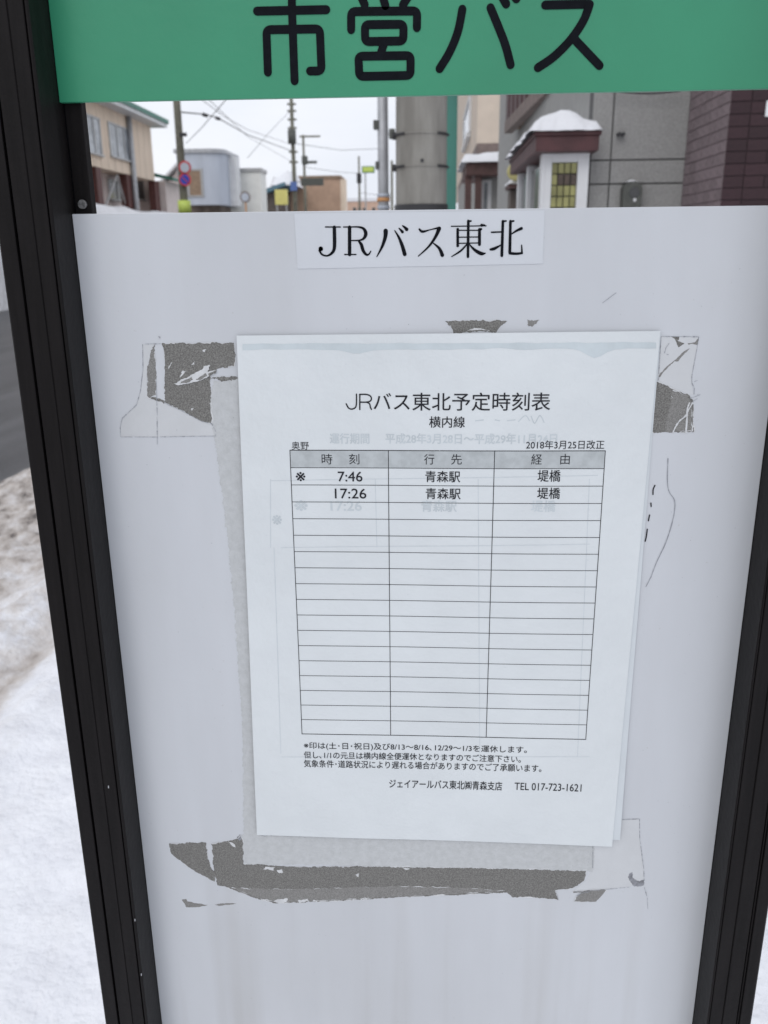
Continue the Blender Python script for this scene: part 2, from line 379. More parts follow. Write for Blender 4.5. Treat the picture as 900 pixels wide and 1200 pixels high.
def closed(p): 
    q = rounded([((p[0][0]+p[1][0])/2, (p[0][1]+p[1][1])/2)]+p[1:]+[p[0], ((p[0][0]+p[1][0])/2, (p[0][1]+p[1][1])/2)], 22); return q
def big(name, sets, og, lab):
    mb = pix_strokes(sets, -.0003, og, S, W8, smooth=False); o = raw(mb, name, M['ink'], green); return o
big('character', [[(253, -46), (255, 60), (267, 388)], [(87, 54), (419, 47)], rounded([(139, 347), (132, 143), (388, 139), (396, 341), (341, 341)])], O1, '')
big('character', [[(575, -40), (603, 23)], [(682, -40), (702, 28)], [(825, -36), (786, 24)], rounded([(538, 143), (538, 56), (854, 53), (853, 133)]),
     closed([(604, 119), (789, 117), (788, 197), (605, 200)]), [(697, 205), (682, 250)], closed([(573, 270), (823, 267), (822, 362), (577, 367)])], O1, '')
cm = lambda p: [q for q in catmull([tuple(map(float, a)) for a in p], 6)]
big('character', [cm([(171, 45), (150, 150), (112, 246), (62, 330)]), cm([(306, 38), (348, 140), (378, 220), (402, 311)]), [(352, -32), (381, 20)], [(402, -46), (430, -5)]], O2, '')
big('character', [rounded([(568, 25), (781, 20), (760, 80)], 10), cm([(781, 22), (752, 98), (692, 188), (612, 270), (533, 325)]), [(704, 184), (828, 315)]], O2, '')
MB().box(PX0+.03, PX0+.0302, -.00001, 0, ZG+.001, ZG+.0012)

# text as real glyph geometry
def glyphs(s, name, bb, y, mt, parent, wt=0, fn=None):
    c = bpy.data.curves.new('t', 'FONT'); c.body = s; c.resolution_u = 4
    o = bpy.data.objects.new('t', c); sc.collection.objects.link(o); bpy.context.view_layer.update()
    dg = bpy.context.evaluated_depsgraph_get(); me = bpy.data.meshes.new_from_object(o.evaluated_get(dg)); bpy.data.objects.remove(o)
    X = [v.co.x for v in me.vertices]; Y = [v.co.y for v in me.vertices]; x0, x1, y0, y1 = min(X), max(X), min(Y), max(Y)
    my = (bb[1]+bb[3])/2; mx_ = (bb[0]+bb[2])/2
    a = bp(bb[0], my)[0]; b_ = bp(bb[2], my)[0]; zt = bp(mx_, bb[1])[1]; zb = bp(mx_, bb[3])[1]
    for v in me.vertices:
        x = a+(v.co.x-x0)/(x1-x0)*(b_-a); z = zb+(v.co.y-y0)/(y1-y0)*(zt-zb)
        v.co = (x, y+(fn(x, z) if fn else 0), z)
    if wt:                                          # heavier type: the same outlines again, a hair to each side
        V = [tuple(v.co) for v in me.vertices]; F = [tuple(p.vertices) for p in me.polygons]; mb = MB()
        for k, (dx, dz) in enumerate(((-wt, -wt*.5), (wt, -wt*.5), (-wt*.6, wt), (wt*.6, wt))): mb.add([(x+dx, y_-4e-6*k, z+dz) for x, y_, z in V], F)
        me = bpy.data.meshes.new(name); me.from_pydata(mb.v, [], mb.f)
    me.materials.clear(); me.name = name
    return link(name, me, mt, parent)

# company name sticker
stick = empty('name_sticker', (bp(490, 280)[0], 0, bp(490, 280)[1]), 'white paper sticker with black serif bus company name at the top of the panel', 'sticker')
patch('sticker_paper', [(345, 250.5), (638, 246.5), (636, 309), (349, 315)], (0, 0), 1, -.0003, M['sticker'], stick, jit=.00003, thick=.00028, sub=.02)
s1, s2 = (360, 250), (490, 250); S6 = 6.43
J = [[(138, 103, 9), (250, 103, 9)], [(205, 105, 26), (207, 230, 27), (200, 280, 23), (175, 309, 17), (145, 320, 12), (112, 309, 14), (93, 280, 16)], [(103, 267, 34), (104, 268, 34)]]
Rr = [[(275, 103, 9), (330, 103, 9)], [(320, 105, 26), (320, 310, 26)], [(283, 310, 9), (368, 310, 9)],
      [(325, 103, 9), (385, 103, 12), (425, 116, 20), (442, 152, 27), (428, 187, 20), (395, 203, 11), (330, 205, 9)],
      [(385, 205, 12), (408, 235, 24), (422, 280, 24), (445, 310, 18), (465, 308, 12), (480, 285, 8)]]
Ba = [[(592, 133, 34), (588, 180, 28), (565, 250, 20), (525, 327, 7)], [(660, 130, 8), (690, 180, 18), (715, 240, 26), (735, 308, 29)], [(692, 113, 8), (702, 122, 14), (718, 140, 22)], [(718, 93, 8), (732, 103, 16), (750, 121, 26)]]
Su = [[(10, 120, 14), (33, 138, 18), (90, 124, 8), (150, 110, 14)], [(158, 115, 30), (132, 175, 22), (80, 250, 15), (2, 322, 7)], [(115, 225, 8), (160, 265, 21), (182, 315, 28)]]
To = [[(250, 98, 8), (512, 94, 8)], [(500, 88, 10), (478, 90, 22)], [(378, 58, 20), (375, 327, 20)], [(376, 60, 14), (398, 58, 12)], [(298, 120, 20), (298, 245, 20)], [(298, 128, 8), (460, 128, 8)],
      [(462, 122, 22), (462, 235, 22)], [(464, 122, 20), (475, 119, 16)], [(298, 180, 8), (462, 178, 8)], [(298, 226, 8), (462, 223, 8)], [(370, 230, 10), (320, 283, 14), (252, 326, 7)], [(385, 232, 8), (425, 275, 20), (475, 303, 26), (508, 300, 6)]]
Ki = [[(638, 60, 20), (630, 318, 22)], [(640, 60, 14), (662, 58, 12)], [(552, 143, 11), (630, 140, 11)], [(545, 272, 16), (575, 265, 22), (630, 235, 6)], [(695, 60, 20), (690, 295, 22)], [(700, 60, 14), (720, 58, 12)],
      [(700, 158, 8), (740, 132, 16), (778, 114, 22)], [(690, 300, 20), (735, 304, 18), (782, 300, 16)], [(782, 298, 14), (779, 240, 9)]]
for st, og in ((J, s1), (Rr, s1), (Ba, s1), (Su, s2), (To, s2), (Ki, s2)):
    raw(pix_strokes(st, -.0005, og, S6), 'character', M['ink'], stick)

# worn film and glue left on the panel
A5, SA = (130, 380), 5.625
patch('glue_patch', [(335,125),(560,124),(810,122),(822,270),(760,285),(700,295),(660,330),(650,400),(665,470),(668,650),(600,640),(490,580),(400,535),(350,515),(358,300),(355,210)], A5, SA, -.00012, M['glue'], panel)
patch('glue_patch', [(290,125),(262,190),(240,300),(238,390),(245,480),(265,490),(272,470),(300,465),(300,370),(293,250)], A5, SA, -.00012, M['glue2'], panel)
patch('glue_patch', [(255,486),(290,480),(350,505),(350,522),(300,505)], A5, SA, -.00013, M['glue'], panel, jit=.0001)
patch('film_curl', [(418,390),(500,350),(560,322),(600,300),(615,275),(655,268),(635,310),(700,300),(690,325),(640,345),(560,380),(440,402)], A5, SA, -.0006, M['flake'], panel, jit=.0001, thick=.0004)
patch('glue_patch', [(450,388),(530,348),(540,365),(500,385)], A5, SA, -.00065, M['glue2'], panel, jit=.0001, thick=.00003)
patch('glue_patch', [(560,365),(625,320),(640,335),(600,360)], A5, SA, -.00065, M['glue2'], panel, jit=.0001, thick=.00003)
patch('glue_patch', [(640,325),(700,302),(690,325),(650,340)], A5, SA, -.00066, M['glue'], panel, jit=.0001, thick=.00003)
for q in ([(375,285),(405,250),(400,265),(380,292)], [(455,350),(468,305),(500,310),(475,330)], [(530,262),(555,240),(548,262)], [(527,555),(552,558),(540,570)], [(600,172),(628,160),(620,182)], [(310,78),(328,82),(322,100)]):
    patch('film_flake', q, A5, SA, -.0002, M['flake'], panel, jit=.0002)
patch('glue_patch', [(312,78),(328,82),(324,96)], A5, SA, -.00022, M['crack'], panel, jit=.0001)
patch('glue_patch', [(660,355),(720,345),(845,345),(845,356),(790,368),(730,382),(715,362)], A5, SA, -.00026, M['glue'], panel, jit=.0002)
# old paper left of and below the timetable
patch('old_paper_strip', [(246,470),(250,447),(287,441),(298,800),(304,1000),(287,1012),(286,980),(284,850),(275,720),(268,640),(258,560),(248,490)], (0, 0), 1, -.00016, M['fibre'], panel, jit=.0003)
patch('old_paper_strip', [(284,978),(500,984),(697,989),(695,1021),(640,1019),(560,1017),(470,1016),(380,1013),(286,1013)], (0, 0), 1, -.00018, M['fibre'], panel, jit=.0002)
S6b = (480, 370)
patch('glue_patch', [(105,15),(200,14),(285,15),(262,35),(250,50),(200,44),(130,50),(120,30)], S6b, 2.5, -.00012, M['glue'], panel)
patch('film_flake', [(165,44),(190,36),(215,38),(235,46),(215,42),(190,41)], S6b, 2.5, -.00016, M['flake'], panel, jit=.0001)
patch('glue_patch', [(343,14),(380,12),(358,32),(345,27)], S6b, 2.5, -.00012, M['glue2'], panel)
C, SC = (740, 380), 8.57
patch('glue_patch', [(235,560),(300,590),(420,645),(585,715),(620,770),(628,1085),(180,1085)], C, SC, -.00012, M['glue'], panel, jit=.00012)
patch('glue_patch', [(420,660),(560,715),(600,780),(610,1075),(330,1075),(360,930)], C, SC, -.00014, M['glue2'], panel, jit=.00012)
patch('glue_patch', [(268,520),(330,450),(430,360),(500,290),(580,240),(560,270),(500,325),(470,370),(430,370),(330,470),(280,535)], C, SC, -.00012, M['glue2'], panel, jit=.0001)
patch('glue_patch', [(400,125),(480,125),(480,150),(460,162),(530,195),(510,210),(475,235),(455,190),(430,150)], C, SC, -.00012, M['glue'], panel, jit=.0001)
patch('glue_patch', [(560,195),(640,180),(672,140),(668,205),(600,195),(575,210)], C, SC, -.00012, M['glue2'], panel, jit=.0001)
D7, SD = (180, 940), 3.0
patch('glue_patch', [(55,147),(130,142),(185,143),(192,200),(205,235),(215,245),(215,280),(150,245),(110,218),(85,200),(60,180)], D7, SD, -.00012, M['glue'], panel)
e8 = lambda x, y: ((470+x/2.903-180)*3, (940+y/2.903-940)*3)
patch('glue_patch', [(205,145),(290,132),(305,115),(315,135),(316,215),(500,228),(700,226)]+[e8(*p) for p in ((0,218),(240,222),(400,228),(500,225),(600,232),(632,228),(625,265),(580,295),(525,298),(535,332),(480,325),(380,322),(360,308),(250,312),(120,318),(0,322))]+[(750,342),(560,350),(430,355),(350,335),(260,300),(225,290),(212,245)], D7, SD, -.00012, M['glue'], panel)
patch('glue_patch', [(275,302),(520,305)]+[e8(*p) for p in ((0,285),(200,290),(350,300),(250,308),(120,315),(0,319))]+[(750,338),(560,346),(430,351),(350,331)], D7, SD, -.00015, M['glue2'], panel)
for q in ([(385,235),(395,226),(425,228),(420,240)], [(433,240),(450,234),(455,247),(440,248)], [(708,255),(722,250),(720,262)], [(880,232),(900,232),(890,240)], [(420,348),(445,340),(470,338),(465,350),(440,356)], [(505,344),(540,340),(545,348),(512,350)], [(262,136),(285,148),(290,162),(276,152)], [(560,345),(578,342),(575,350)]):
    patch('film_flake', q, D7, SD, -.0002, M['flake'], panel, jit=.0002)
patch('glue_patch', [(292,122),(303,113),(310,130),(296,132)], D7, SD, -.0002, M['crack'], panel, jit=.0002)
patch('glue_patch', [(100,342),(115,340),(120,350),(190,362),(160,368),(115,370)], D7, SD, -.00012, M['glue2'], panel, jit=.0001)
patch('glue_patch', [(215,360),(260,354),(290,357),(230,364)], D7, SD, -.00012, M['glue2'], panel, jit=.0001)
G, SG = (640, 940), 6.43
patch('glue_patch', [(200,670),(330,660),(460,655),(430,690),(375,750),(210,748),(230,710),(262,682),(205,682)], G, SG, -.00012, M['glue2'], panel, jit=.0001)
patch('glue_patch', [(620,545),(645,530),(655,570),(700,595),(737,590),(735,620),(700,635),(660,635),(625,585)], G, SG, -.00012, M['crack'], panel, jit=.0002)
patch('clear_tape', [(210,130),(212,300),(195,440),(170,530),(75,620),(62,680),(65,742),(300,742),(690,735),(695,710),(665,652),(600,640),(490,582),(350,517),(245,490),(236,390),(238,300),(260,190),(288,128)], A5, SA, -.00006, M['tape'], panel, jit=.00002, thick=.00005)
patch('clear_tape', [(300,122),(675,125),(655,250),(605,520),(605,590),(625,705),(585,712),(300,588),(262,560)], C, SC, -.00006, M['tape'], panel, jit=.00002, thick=.00005)
patch('clear_tape', [(352,300),(545,132),(703,125),(705,270),(735,500),(738,590),(625,638),(420,658),(200,672),(300,590),(350,500)], G, SG, -.00006, M['tape'], panel, jit=.00002, thick=.00005)
# edges of clear tape, cracks and pencil like scratches
tape_o = pix_strokes([[(210,130),(330,128)], [(210,130),(212,300),(195,440),(170,530),(75,620),(62,680),(65,742),(300,742),(690,735),(695,710),(665,655)], [(300,370),(305,560),(307,790)], [(350,515),(490,580),(600,640),(668,652)]], -.0003, A5, SA, 4.0, smooth=False, caps=False, jit=.00004, gaps=.07)
raw(tape_o, 'film_edge', M['pencil'], panel)
raw(pix_strokes([[(300,121),(675,125),(655,250),(605,520),(605,590),(630,640),(625,705)], [(296,120),(270,560)], [(378,188),(345,235),(330,290)], [(585,745),(690,705)], [(600,780),(660,745)], [(350,300),(372,305)], [(628,575),(665,560)]], -.0003, C, SC, 7, smooth=False, caps=False, jit=.00004, gaps=.06), 'film_edge', M['pencil'], panel)
raw(pix_strokes([[(610,790),(570,860),(540,920),(480,970),(440,1030),(415,1085)], [(580,790),(560,850),(555,950),(545,1085)]], -.0004, C, SC, 16, jit=.00003), 'film_strand', M['flake'], panel)
raw(pix_strokes([[(320,-20),(315,170),(330,270),(375,340),(380,420),(355,550),(300,720),(220,890),(170,1020),(125,1105)]], -.0003, (740, 540), 7.5, 7, jit=.00002), 'scratch', M['pencil'], panel)
raw(pix_strokes([[(205,215),(190,250),(188,295)], [(170,370),(172,400)], [(158,475),(148,525)], [(138,600),(130,660),(120,705)]], -.0003, (740, 540), 7.5, 11), 'ink_mark', M['ink_soft'], panel)
raw(pix_strokes([[(706,355),(722,343)]], -.0003, (0, 0), 1, .7, jit=.00005), 'scratch', M['pencil'], panel)
raw(pix_strokes([[(545,132),(703,125),(705,270),(735,500),(738,590)], [(200,676),(420,658),(625,638)], [(740,640),(762,720),(765,800)], [(352,300),(350,495)], [(70,665),(95,738)], [(230,705),(262,682),(330,672)]], -.0003, G, SG, 5, smooth=False, caps=False, jit=.00004, gaps=.07), 'film_edge', M['pencil'], panel)
raw(pix_strokes([[(560,40+940),(560,41+940)]], -.0003, (0, 0), 1, .8), 'scratch', M['pencil'], panel)
# dirt specks
mb = MB()
for i in range(260):
    x = random.uniform(PX0+.01, PX1-.01); z = random.uniform(1.0, ZT-.02); r = random.uniform(.00006, .00022)
    mb.add([(x+r*math.cos(a)*random.uniform(.5, 1.4), -.0002, z+r*math.sin(a)*random.uniform(.5, 1.4)) for a in (0, 1.2, 2.3, 3.5, 4.7)], [tuple(range(5))])
tag(raw(mb, 'dirt_specks', M['pencil'], panel), kind='stuff')

# timetable sheet
TX0, TX1 = bp(341, 527)[0], bp(708, 527)[0]; TX0 = -.0723; TX1 = TX0+.1616; TZ1 = CAMZ-.0997; TZ0 = TZ1-.1671
def warp(x, z):                                    # the sheet is not quite flat
    u = (x+.095)/.21; v = (z-CAMZ+.34)/.3
    return -.0009*math.exp(-((u-.5)/.6)**2) - .00035*math.sin(u*9+v*3) - .0003*math.sin(v*11+1.5*u) - .0016*max(0, u-.8)/.2*max(0, .6-v) - .0010*max(0, .12-u)/.12*max(0, .5-v)
sheet = empty('timetable_sheet', (0, 0, bp(500, 680)[1]), 'laminated white timetable sheet with a ruled table hanging on the panel', 'timetable')
def quad_sheet(name, c, y, mt, th, n=24, m_=32):
    cs = [Vector(bp(*p)) for p in c]; mb = MB(); vs = []
    for side in (0, th):
        for j in range(m_+1):
            for i in range(n+1):
                u, v = i/n, j/m_; p = cs[0].lerp(cs[1], u).lerp(cs[3].lerp(cs[2], u), v)
                vs.append((p.x, y+side+(warp(p.x, p.y)), p.y))
    k = (n+1)*(m_+1); fs = []
    for s0 in (0, k):
        for j in range(m_):
            for i in range(n):
                a = s0+j*(n+1)+i; fs.append((a, a+1, a+n+2, a+n+1))
    for j in range(m_):
        for i in (0, n): a = j*(n+1)+i; fs.append((a, a+n+1, a+n+1+k, a+k))
    for i in range(n):
        for j in (0, m_): a = j*(n+1)+i; fs.append((a, a+1, a+1+k, a+k))
    mb.add(vs, fs); return mb.build(name, mt, sheet, smooth=False)
YS_ = -.0014
quad_sheet('backing_sheet', [(283, 396), (774, 390), (725.5, 981), (303, 972)], YS_+.00065, M['sheet_back'], .0003)
quad_sheet('printed_page', [(278, 393), (773, 387.5), (716, 988), (302, 975.5)], YS_, M['sheet'], .00035)
YT = YS_-.00012
def warped(mb, name, mt, k=0):
    mb.v = [(x, y+warp(x, z), z) for x, y, z in mb.v]; return raw(mb, name, mt, sheet)
# water line under the laminate
q = []
for i in range(61): 
    px = 285+i*(768-285)/60; q.append((px, 402.5-(px-285)*.0035 + 1.0*N(px*.05, 0)))
low = []
for i in range(61):
    px = 285+i*(768-285)/60; d = 7+2.5*N(px*.03, 4)+(11*math.exp(-((px-697)/14)**2))+(5*math.exp(-((px-418)/16)**2)); low.append((px, 402.5+d-(px-285)*.0035))
mb = MB(); up_ = [bp(*p) for p in q]; lo_ = [bp(*p) for p in low]
mb.add([(a[0], YT+.00004, a[1]) for a in up_]+[(a[0], YT+.00004, a[1]) for a in lo_], [(i+61, i+62, i+1, i) for i in range(60)])
warped(mb, 'damp_stain', M['stain'])
def strip(mb, x0, z0, x1, z1, wd, y):
    n = max(1, int(max(abs(x1-x0), abs(z1-z0))/.006)); flat_stroke(mb, [(x0+(x1-x0)*i/n, z0+(z1-z0)*i/n, wd) for i in range(n+1)], y, False)
HZ = (TZ1-TZ0)/18
mb = MB(); n = 24
mb.add([(TX0+(TX1-TX0)*i/n, YT+.00003, TZ1) for i in range(n+1)]+[(TX0+(TX1-TX0)*i/n, YT+.00003, TZ1-HZ) for i in range(n+1)], [(i+n+1, i+n+2, i+1, i) for i in range(n)])
warped(mb, 'header_band', M['head'])
mb = MB(); LWD = .00036
for k in range(19): strip(mb, TX0, TZ1-HZ*k, TX1, TZ1-HZ*k, LWD*(1.15 if k in (0, 18) else .85), YT-.00001*(k % 2))
for f_ in (0, .316, .653, 1): strip(mb, TX0+(TX1-TX0)*f_, TZ1+LWD/2, TX0+(TX1-TX0)*f_, TZ0-LWD/2, LWD, YT-.00003)
warped(mb, 'table_rules', M['ink_soft'])
mb = MB()
for (a, b_, c, d) in ((318, 560, 318, 640), (318, 562, 760-60, 556), (330, 640, 690, 636), (440, 560, 442, 640), (560, 560, 562, 880), (322, 640, 330, 880), (330, 884, 690, 884), (690, 560, 676, 884)):
    p0, p1 = bp(a, b_), bp(c, d); strip(mb, p0[0], p0[1], p1[0], p1[1], .0004, YT+.00006)
warped(mb, 'ghost_rules', M['ghost2'])
def T(s, bb, mt='ink_soft', wt=0, name='text_line', dy=0): return glyphs(s, name, bb, YT-.00005+dy, M[mt], sheet, wt, warp)
warped(pix_strokes([[(125,78),(125,150),(117,184),(90,198),(62,190),(42,156)], [(152,201),(152,80)], [(150,80),(205,80),(236,92),(246,114),(235,134),(205,142),(155,142)], [(205,142),(230,155),(238,184),(246,200)]], YT-.00005, (400, 450), 6.92, 11), 'title_text', M['ink_soft']); T('バス東北予定時刻表', (438, 459.3, 644.3, 480.3), wt=.00004, name='title_text')
T('横内線', (503, 487, 544.5, 500), wt=.00005)
T('奥野', (342.5, 516.5, 362.5, 526)); T('2018年3月25日改正', (616, 515, 707.5, 525.3), wt=.00002)
for s, a, b_ in (('時', 377.5, 390), ('刻', 409.5, 421.5), ('行', 497, 509), ('先', 528.5, 541), ('経', 622, 634.5), ('由', 656, 667)): T(s, (a, 530.7, b_, 543))
T('※', (347.5, 552, 358.5, 562.5), wt=.00005); T('7:46', (396.5, 551.5, 425, 563), wt=.00005); T('17:26', (393, 571.3, 429.5, 582.8), wt=.00005)
T('青森駅', (498.5, 550.5, 539, 563.5), wt=.00005); T('青森駅', (499, 570.5, 539.5, 583.3), wt=.00005)
T('堤橋', (629.5, 549.5, 656, 563), wt=.00005); T('堤橋', (629, 570, 655.5, 583), wt=.00005)
T('※印は(土･日･祝日)及び8/13～8/16､12/29～1/3を運休します｡', (357, 869.3, 617, 878.2), wt=.00003)
T('但し､1/1の元旦は横内線全便運休となりますのでご注意下さい｡', (357, 880, 610, 888.2), wt=.00003)
T('気象条件･道路状況により遅れる場合がありますのでご了承願います｡', (357, 890.2, 634, 898.8), wt=.00003)
T('ジェイアールバス東北㈱青森支店', (456.5, 911.8, 588, 921.8), wt=.00005)
T('TEL 017-723-1621', (602.5, 914.8, 680.5, 923.3), wt=.00002)
T('運行期間', (387, 507, 433, 519), 'ghost', wt=.0001, name='ghost_text', dy=.00006); T('平成28年3月28日～平成29年11月24日', (452, 507, 652, 519), 'ghost', wt=.0001, name='ghost_text', dy=.00006)
T('17:26', (388, 586, 424, 597), 'ghost', wt=.0001, name='ghost_text', dy=.00006); T('青森駅', (494, 585, 535, 598), 'ghost', wt=.0001, name='ghost_text', dy=.00006); T('堤橋', (622, 585, 650, 598), 'ghost', wt=.0001, name='ghost_text', dy=.00006)
T('※', (320, 602, 331, 613), 'ghost', wt=.0001, name='ghost_text', dy=.00006); T('※', (346, 585, 361, 597), 'ghost', wt=.0001, name='ghost_text', dy=.00006)
mb = pix_strokes([[(557,492),(566,491)], [(580,491),(585,492)], [(594,492),(603,491)], [(607,493),(615,486),(620,492)], [(622,487),(626,495),(632,486),(637,494)]], YT+.00005, (0, 0), 1, 1.2); warped(mb, 'ghost_writing', M['ghost'])
# small dirt on the sheet
mb = MB()
for i in range(70):
    px = random.uniform(300, 700); py = random.uniform(410, 960); x, z = bp(px, py); r = random.uniform(.00006, .0002)
    mb.add([(x+r*math.cos(a), YT-.00002, z+r*math.sin(a)*random.uniform(.5, 1.4)) for a in (0, 1.2, 2.3, 3.5, 4.7)], [tuple(range(5))])
tag(warped(mb, 'dirt_specks', M['ghost']), kind='stuff')
#BACKGROUND
# ------------------------------------------------------------------ street behind: materials
M['beige'] = mat('beige_siding', (.76, .63, .50), .75, 3, .05, .2, 20, streak=(1, 1, .2))
M['beige2'] = mat('pale_beige_render', (.66, .565, .47), .8, 2, .06)
M['roofgreen'] = mat('green_metal_trim', (.055, .20, .15), .5, 5, .2)
M['white'] = mat('white_paint', (.72, .73, .74), .6, 3, .06)
M['brown'] = mat('brown_painted_steel', (.10, .035, .03), .6, 6, .2)
M['glass'] = mat('window_glass', (.34, .37, .40), .12, 1.5, .4, spec=.8)  # pale base colour stands in for sky reflected in the panes
M['glassdark'] = mat('dark_window_glass', (.035, .037, .04), .12, 1.5, .4, spec=.7)
M['alu'] = mat('aluminium_frame', (.40, .40, .40), .4, 9, .1, metal=.4)
M['greyblue'] = mat('grey_blue_cladding', (.47, .51, .58), .55, 2, .06, streak=(1, 1, .2))
M['woodbrown'] = mat('brown_shutter', (.27, .19, .13), .7, 5, .15)
M['pink'] = mat('pale_pink_wall', (.68, .60, .57), .8, 2, .06)
M['cream'] = mat('cream_wall', (.80, .80, .76), .8, 2, .04)
M['orange'] = mat('brown_orange_cladding', (.46, .31, .22), .75, 1.2, .12)
M['peach'] = mat('peach_wall', (.62, .43, .33), .8, 2, .06)
M['bluegrey_roof'] = mat('blue_grey_roof', (.10, .19, .24), .6, 4, .2)
M['darkwall'] = mat('dark_brown_wall', (.12, .10, .09), .8, 4, .2)
M['yellow'] = mat('yellow_sign_face', (.72, .66, .22), .5, 4, .05)
M['paleyellow'] = mat('pale_yellow_shade', (.55, .50, .22), .5, 6, .1)
M['lime'] = mat('fluorescent_lime', (.55, .68, .14), .5, 4, .05)
M['red'] = mat('red_sign_paint', (.55, .04, .05), .45, 9, .1)
M['blue'] = mat('blue_sign_paint', (.02, .05, .42), .45, 9, .1)
M['blueplate'] = mat('pale_blue_plate', (.10, .17, .42), .6, 9, .1)
M['concrete'] = mat('pole_concrete', (.21, .20, .18), .85, 5, .14, .5, 120, streak=(3, 3, .5), col2=(.29, .28, .255))
M['olivepole'] = mat('weathered_pole', (.17, .165, .13), .85, 4, .25)
M['teal'] = mat('teal_cladding', (.075, .27, .22), .45, 3, .1, streak=(2, 2, .3))
M['wire'] = mat('black_cable', (.03, .03, .033), .6, 9, .1)
M['greywall'] = mat('grey_pebble_render', (.26, .257, .25), .95, 140, .3, .8, 160, col2=(.38, .378, .365), detail=8)
M['joint'] = mat('dark_joint', (.10, .10, .10), .9, 30, .2)
M['palegrey'] = mat('pale_grey_render', (.33, .33, .32), .9, 8, .08, .3, 80)
M['maroon'] = mat('maroon_sheet_metal', (.075, .026, .028), .55, 6, .2)
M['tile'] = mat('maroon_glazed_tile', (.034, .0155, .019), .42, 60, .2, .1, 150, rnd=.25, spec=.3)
M['tile_sheen'] = mat('mauve_tile_painted_sheen', (.20, .155, .165), .45, 60, .2, .15, 150, rnd=.12)  # lighter copy of the tile: sky reflection painted into the colour
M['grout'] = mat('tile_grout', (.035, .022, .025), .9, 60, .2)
M['grout_sheen'] = mat('mauve_grout_painted_sheen', (.175, .135, .145), .9, 60, .2)  # grout lightened along with the painted sky reflection on the side tiles
M['yglass'] = mat('yellow_glass_block', (.27, .26, .10), .3, 6, .25, rnd=.1)
M['bglass'] = mat('brown_glass_block', (.08, .055, .04), .25, 20, .25)
M['porch'] = mat('dark_porch_trim', (.10, .055, .05), .7, 8, .2)
M['joist'] = mat('dull_olive_soffit', (.085, .085, .055), .8, 8, .3)
M['beam'] = mat('brown_grey_beam', (.20, .155, .14), .7, 8, .2)
M['meter'] = mat('dull_green_grey_metal', (.085, .09, .08), .5, 20, .2)
M['orangetape'] = mat('orange_band', (.60, .30, .12), .5, 5, .1)
M['rubble'] = mat('dark_street_clutter', (.16, .13, .11), .9, 1.5, .4)

def xwin(parent, X, pxa, pxb, pyt, pyb, ns=2, shade='glass', side=1, depth=.06):
    """window in a wall that faces +x (side=1), placed by three of its corners"""
    a = Q(pxa, (pyt[0]+pyb[0])/2, X); b_ = Q(pxb, (pyt[1]+pyb[1])/2, X)
    zt = (Q(pxa, pyt[0], X).z+Q(pxb, pyt[1], X).z)/2; zb = (Q(pxa, pyb[0], X).z+Q(pxb, pyb[1], X).z)/2
    y0, y1 = sorted((a.y, b_.y)); mb = MB(); f_ = .07; s = side
    mb.box(X-s*.02, X+s*depth, y0-f_, y1+f_, zt, zt+f_); mb.box(X-s*.02, X+s*(depth+.06), y0-f_, y1+f_, zb-f_, zb)
    for i in range(ns+1):
        y = y0+(y1-y0)*i/ns; mb.box(X-s*.02, X+s*(depth-.01), y-f_*(.9 if i in (0, ns) else .5), y+f_*(.9 if i in (0, ns) else .5), zb, zt)
    w_ = mb.build('window', M['alu'], parent)
    for i in range(ns):
        MB().box(X+s*.005, X+s*.02, y0+(y1-y0)*i/ns+.03, y0+(y1-y0)*(i+1)/ns-.03, zb+.002, zt-.002).build('pane', M[shade], w_)
    return w_
def ywin(parent, Yf, x0, x1, z0, z1, ns=1, shade='glass', f_=.06, fm='alu'):
    """window in a wall that faces the viewer"""
    mb = MB(); mb.box(x0-f_, x1+f_, Yf-.05, Yf+.02, z1, z1+f_); mb.box(x0-f_, x1+f_, Yf-.08, Yf+.02, z0-f_, z0)
    for i in range(ns+1):
        x = x0+(x1-x0)*i/ns; mb.box(x-f_*(1 if i == 0 else .5), x+f_*(1 if i == ns else .5), Yf-.04, Yf+.02, z0, z1)
    w_ = mb.build('window', M[fm], parent)
    for i in range(ns): MB().box(x0+(x1-x0)*i/ns+.01, x0+(x1-x0)*(i+1)/ns-.01, Yf-.02, Yf-.006, z0+.002, z1-.002).build('pane', M[shade], w_)
    return w_
def cap(name, x0, x1, y0, y1, z, h, seed, peak=.5, step=.06, parent=None):
    """pillow of settled snow with a rounded, uneven rim"""
    nx_ = max(6, int((x1-x0)/step)); ny_ = max(6, int((y1-y0)/step)); vs = []
    for j in range(ny_+1):
        for i in range(nx_+1):
            u, v = i/nx_, j/ny_; e = min(u, 1-u)*(x1-x0); g = min(v, 1-v)*(y1-y0)
            r = min(1, e/.10)*min(1, g/.10); rim = math.sqrt(max(0, 1-(1-r)**2))
            pk = .62+.55*math.exp(-((u-peak)/.24)**2)
            x = x0+(x1-x0)*u + .05*N(v*7, seed, u*3)*(1 if i in (0, nx_) else .2); y = y0+(y1-y0)*v + .05*N(u*7, seed)*(1 if j in (0, ny_) else .2)
            vs.append((x, y, z+h*rim*pk*(1+.35*N(u*4+seed, v*4))+h*.12*rim*N(u*11, v*11, seed)))
    n = nx_+1; k = len(vs); fs = [(j*n+i, j*n+i+1, (j+1)*n+i+1, (j+1)*n+i) for j in range(ny_) for i in range(nx_)]
    mb = MB(); mb.add(vs, fs); me = bpy.data.meshes.new(name); me.from_pydata(mb.v, [], mb.f)
    return link(name, me, M['snow'], parent, True)

